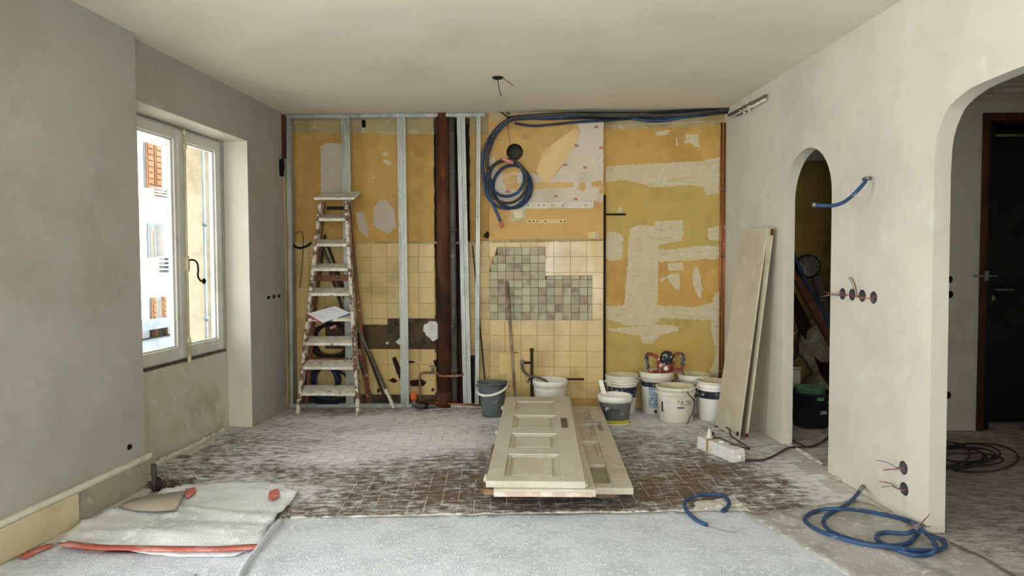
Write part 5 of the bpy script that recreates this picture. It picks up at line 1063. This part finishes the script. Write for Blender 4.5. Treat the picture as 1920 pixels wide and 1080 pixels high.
# bundle along the ceiling of the back wall with a coil hanging on the breast
BN = thing('cable_bundle', 'bundle of blue conduits along the top of the back wall ending in a hanging coil', 'cables', FB.p(952, 390, .12))
def bp(L_, w): return [FB.p(x, y, w+(dw[0] if dw else 0)) for x, y, *dw in L_]
loopc = (951, 345)
def ell(cx, cy, rx, ry, a0, a1, n=14): return [(cx+rx*math.cos(a0+(a1-a0)*k/n), cy-ry*math.sin(a0+(a1-a0)*k/n)) for k in range(n+1)]
PI = math.pi
S1 = [(1370, 203), (1320, 207), (1250, 212), (1190, 214), (1125, 213), (1060, 216), (1000, 219), (965, 221), (940, 232), (918, 258), (906, 290), (905, 318), (909, 345)]+ell(950, 346, 41, 45, PI, 3*PI+.3, 22)[1:]
S2 = [(1370, 208), (1300, 216), (1235, 222), (1170, 218), (1110, 219), (1040, 222), (985, 222), (955, 227), (934, 245), (920, 275), (914, 300), (916, 325)]+ell(961, 350, 36, 40, PI*.95, PI*3.2, 24)[1:]
S3 = [(1370, 206), (1310, 211), (1260, 224), (1215, 226), (1160, 218), (1100, 216), (1030, 219), (975, 220), (948, 232), (925, 262), (914, 298)]+ell(950, 334, 33, 34, PI*.9, PI*3.05, 22)[1:]+[(914, 360), (922, 378), (930, 395), (937, 412), (942, 424)]
S4 = [(1370, 204), (1290, 214), (1200, 217), (1140, 217), (1080, 214), (1000, 217), (958, 223), (936, 238), (919, 268), (912, 300), (918, 330)]+ell(951, 340, 37, 41, PI*.85, PI*2.9, 22)[1:]
for k, (S_, mt) in enumerate(((S1, 'blue'), (S2, 'blue_dark'), (S3, 'blue'), (S4, 'cable_grey'))):
    pts = []
    for i, (x, y) in enumerate(S_):
        pts.append(FB.p(x, y, (.045 if x > 1140 else .10)+.018*k+.008*math.sin(i*1.3+k)))
    M().tube(cat_rom(pts, 4), .0135, 8).build('conduit', mt, BN)
for pts, mt, r_ in (([(1370, 200), (1290, 207), (1210, 212), (1150, 212), (1080, 212), (1000, 216), (950, 221)], 'cable_black', .012), ([(1370, 210), (1280, 217), (1200, 222), (1100, 221), (1040, 222)], 'cable_black', .012), ([(965, 231), (985, 234.5), (1005, 236), (1040, 233), (1080, 229), (1130, 226), (1190, 222), (1280, 220), (1368, 209)], 'blue_dark', .0115), ([(1130, 214), (1230, 213), (1300, 206), (1350, 203)], 'zinc', .004)):
    M().tube(cat_rom([FB.p(x, y, .075 if x > 1140 else .125) for x, y in pts], 5), r_, 8).build('conduit', mt, BN)
M().tube([FB.p(938, 415, .16), FB.p(943, 427, .16)], .016, 8).build('red_end', 'tape', BN)
M().box(Fr(FB.p(953, 302, .19), (1, 0, -.45)), (-.06, .05), (-.014, .014), (-.01, .012)).build('tape', 'tape', BN, bevel=.004)
M().tube(cat_rom([FB.p(x, y, .14) for x, y in ((952, 215), (953, 235), (955, 260), (958, 285), (960, 305))], 4), .002, 5).build('hanging_wire', 'cable_black', BN)
M().tube(cat_rom([FB.p(x, y, .10) for x, y in ((950, 218), (938, 209), (938, 204), (944, 205), (955, 214))], 5), .006, 6).build('ceiling_hook', 'cable_black', BN)
# pipes at the ceiling corner
for k, (p0_, p1_, r_, mt, lab) in enumerate((((1366, 216), (1436, 179), .011, 'grey_pipe', 'upper painted pipe run on the right wall under the ceiling'), ((1376, 218), (1434, 187), .011, 'moulding', 'cream pipe run below the upper one at the ceiling corner'), ((1382, 217), (1424, 193), .006, 'dark_pipe', 'thin brown pipe lowest of the runs at the ceiling corner'))):
    t = thing('pipe_run', lab, 'pipe', FR.p(*p1_, .03), 'pipes at the ceiling corner'); a0_, b0_ = FR.uv(*p0_, .03); a1_, b1_ = FR.uv(*p1_, .03); M().tube([FR.P(a0_, b0_, .03), FR.P(a1_, b1_, .03)], r_, 8).build('pipe_body', mt, t)
    for s_ in (.35, .55): M().lathe(FR.P(a0_+(a1_-a0_)*s_, b0_+(b1_-b0_)*s_-.02, .03), [(.001, 0), (.008, 0), (.008, .045), (.001, .045)], 8).build('pipe_clip', 'moulding', t)
# ceiling light point
t = thing('ceiling_rose', 'bare ceiling light point with two loose wires', 'light fitting', (0, 0, 0)); dd = ray(933, 145); q = CAM+dd*((H-HC)/dd.z); t.location = q-Vector((0, 0, .05))
M().lathe(q, [(.001, -.012), (.03, -.012), (.042, -.004), (.042, 0)], 20).build('plate', 'cable_black', t)
M().tube(cat_rom([q, q+Vector((.005, 0, -.05)), q+Vector((.012, 0, -.09)), q+Vector((.028, .0, -.14))], 4), .003, 6).build('wire', 'cable_black', t); M().tube([q+Vector((.03, 0, 0)), q+Vector((.075, 0, -.03)), q+Vector((.12, 0, -.065))], .003, 6).build('wire', 'wire_brown', t)
# ================================================================== WALL BOXES ON THE RIGHT WALL
labs = ['wall box nearest the narrow arch in the row of four', 'second wall box from the narrow arch in the row of four', 'third wall box from the narrow arch, its wires standing up', 'wall box farthest from the narrow arch in the row of four', 'upper of two low wall boxes on the arch pier, brown wires out', 'lower of two low wall boxes on the arch pier']
for k, (a, b) in enumerate(BOXUV):
    t = thing('electrical_box', labs[k], 'wall box', FR.P(a, b-.035, 0), 'electrical boxes in the right wall')
    M().lathe(FR.P(a, b, 0), [(.036, .001), (.0345, .0), (.033, -.045), (.001, -.045)], 20, FR.w).build('cup', 'grey_plastic', t)
    rn = random.Random(k)
    for j in range(3 if k not in (3,) else 2):
        mt = ('wire_red', 'wire_brown', 'wire_blue')[j]; e = FR.P(a-.07-.05*rn.random() if k != 2 else a-.03+.012*j, b-.01+.03*rn.uniform(-1, 1) if k != 2 else b+.11, .05+.015*j)
        if k == 3: e = FR.P(a-.09, b+.005*j, .07)
        M().tube(cat_rom([FR.P(a, b, -.04), FR.P(a-.012*j, b-.005, .02), FR.P(a, b, .02).lerp(e, .5)+Vector((0, 0, rn.uniform(-.012, .012))), e], 5), .0022, 5).build('wire', mt, t)
# ================================================================== BEHIND THE NARROW ARCH
p0 = fl(1557, 768); p0 = Vector((2.62, 5.55, .02)); 
def tilt_beam(px0, px1, Y0, Y1, wx, wy, mat, name, label, cat):
    a = atY(*px0, Y0); b = atY(*px1, Y1); t = thing(name, label, cat, a); d_ = (b-a).normalized(); x = Vector((0, 0, 1)); bar(a, b, wx, wy, mat, 'timber', t, .004, xdir=(d_.z, 0, -d_.x)); return t
tilt_beam((1590, 690), (1472, 470), 5.75, 5.95, .085, .05, 'beam', 'timber_beam', 'dark timber beam leaning across the narrow arch recess', 'beam')
tilt_beam((1565, 720), (1470, 530), 5.9, 6.1, .10, .05, 'dark_chase', 'timber_beam', 'nearly black beam behind the leaning timber in the recess', 'beam')
conduit('blue_hose', [atY(x, y, 5.6) for x, y in ((1478, 440), (1490, 480), (1505, 515), (1525, 550), (1545, 585), (1560, 625))], .014, 'blue_dark', 'dark blue conduit slanting through the narrow arch recess')
WLp = thing('work_lamp', 'round dusty work lamp leaning in the narrow arch recess', 'lamp', atY(1540, 640, 5.9)); q = atY(1516, 499, 5.85); ax = Vector((-.25, -.93, .1)).normalized()
M().lathe(q, [(.001, .0), (.085, .0), (.10, -.005), (.105, -.03), (.095, -.07), (.04, -.11), (.001, -.12)], 28, ax).build('lamp_head', 'cable_black', WLp); M().lathe(q, [(.001, .012), (.05, .010), (.088, .001)], 24, ax).build('lens', 'lamp_glass', WLp)
M().tube(cat_rom([q-ax*.08, atY(1532, 525, 5.95), atY(1543, 560, 5.98), atY(1552, 610, 6.0), atY(1556, 660, 6.0)], 5), [.03]*5+[.045]*12+[.04]*4, 10).build('arm', 'grey_pipe', WLp)
# storage box with cable reel, plastic sheeting, green-rimmed tub
q = Vector((2.40, 5.93, 0)); FX = Fr(q, (1, 0, 0), (0, 1, 0))
t = thing('storage_crate', 'grey crate at the left of the narrow arch recess', 'crate', q); M().box(FX, (-.2, .10), (-.05, .25), (0, .42)).build('crate_body', 'apron', t, bevel=.008); M().box(FX, (-.21, .11), (-.06, .26), (.42, .45)).build('crate_lid', 'poly_sheet', t, bevel=.006)
t = thing('cable_reel', 'dark cable wound on a reel lying on the grey crate', 'cable reel', q+Vector((-.02, .08, .45)))
for k in range(5): M().tube([q+Vector((-.05+(.145-.008*(k % 2))*math.cos(x), .02-.02, .58+.0))+Vector((0, .012*k, (.11-.008*(k % 2))*math.sin(x))) for x in [2*PI*i/24 for i in range(24)]], .009, 6, closed=True).build('winding', 'cable_grey' if k % 2 else 'cable_black', t)
M().box(FX, (-.15, .05), (-.01, .06), (.53, .63)).build('reel_core', 'hall_paint', t, bevel=.006)
def lump(name, o, rx, ry, rz, mat, label, cat, seed, z0=0.):
    m = M(); n_, k_ = 28, 16; vs = []
    for i in range(k_+1):
        th_ = PI*i/k_
        for j in range(n_):
            ph = 2*PI*j/n_; d_ = Vector((math.sin(th_)*math.cos(ph), math.sin(th_)*math.sin(ph), math.cos(th_))); r_ = 1+.22*noise.noise(d_*2.2+Vector((seed, 0, 0)))+.10*noise.noise(d_*6+Vector((0, seed, 0))); v_ = Vector((d_.x*rx*r_, d_.y*ry*r_, d_.z*rz*r_))+Vector(o); v_.z = max(v_.z, z0); vs.append(v_)
    m.add(vs, [(i*n_+j, i*n_+(j+1) % n_, (i+1)*n_+(j+1) % n_, (i+1)*n_+j) for i in range(k_) for j in range(n_)], True); return tag(m.build(name, mat), label, cat)
lump('plastic_sheeting', (2.74, 6.06, .62), .19, .15, .24, 'poly_sheet', 'crumpled translucent plastic sheeting piled in the recess', 'plastic sheet', 3)
lump('rubble_sack', (2.76, 6.04, .17), .17, .14, .2, 'poly_sheet', 'dusty sack slumped under the plastic sheeting', 'sack', 6)
gb = fl(1532, 806); t = thing('rubble_tub', 'black tub with a pale green rim in the narrow arch recess', 'tub', gb+Vector((.02, .16, 0))); c = t.location.copy()
M().lathe(c, [(.001, .001), (.13, .001), (.137, .01), (.165, .27), (.172, .27), (.172, .285), (.16, .285), (.13, .02), (.001, .02)], 28).build('tub_body', 'bucket_dark', t); M().lathe(c+Vector((-.01, 0, 0)), [(.112, .24), (.12, .315), (.128, .318), (.122, .322), (.114, .318), (.108, .25)], 26).build('green_rim', 'green', t)
band(c, .137, .165, .27, .12, .15, .05, .45, 'label_blue', t, 'label', .003); band(c, .137, .165, .27, .235, .262, -.15, .2, 'green', t, 'green_tape', .003); band(c, .137, .165, .27, .21, .23, .42, .62, 'green', t, 'green_tape', .003)
o = M().tube(cat_rom([fl(x, y, .010) for x, y in ((1398, 862), (1425, 863), (1450, 855), (1478, 840), (1500, 838), (1525, 836), (1545, 826), (1556, 815), (1570, 800))], 6), .007, 7).build('extension_cord', 'cable_grey'); tag(o, 'grey cord running from the plaster block into the narrow arch', 'cord')
o = M().tube(cat_rom([fl(x, y, .010) for x, y in ((1472, 810), (1482, 822), (1498, 832), (1518, 838), (1535, 833))], 6), .005, 6).build('thin_cord', 'cable_black'); tag(o, 'thin black cord curving inside the narrow arch threshold', 'cord')
bx = M().box(Fr(atY(1483, 640, 6.05), (1, 0, 0)), (-.06, .03), (-.25, .15), (-.03, .03)).build('red_case', 'machine_red', bevel=.006); bx.location.z = .45; tag(bx, 'narrow red case edge behind the crate in the recess', 'case')
# ================================================================== HALL FLOOR CABLES
t = thing('cable_heap', 'tangle of thin black cable on the hall floor beyond the big arch', 'cable', fl(1800, 860))
rn = random.Random(4)
for k in range(7):
    cx, cy = 1795+rn.uniform(-25, 30), 857+rn.uniform(-8, 8); rx, ry = rn.uniform(30, 75), rn.uniform(10, 22)
    if k == 0: cx, cy, rx, ry = 1830, 858, 80, 27
    pts = [fl(cx+rx*math.cos(x), cy+ry*math.sin(x), .008+.004*k) for x in [2*PI*i/28 for i in range(28)]]; M().tube(pts, .006, 6, closed=True).build('loop', 'cable_grey', t)
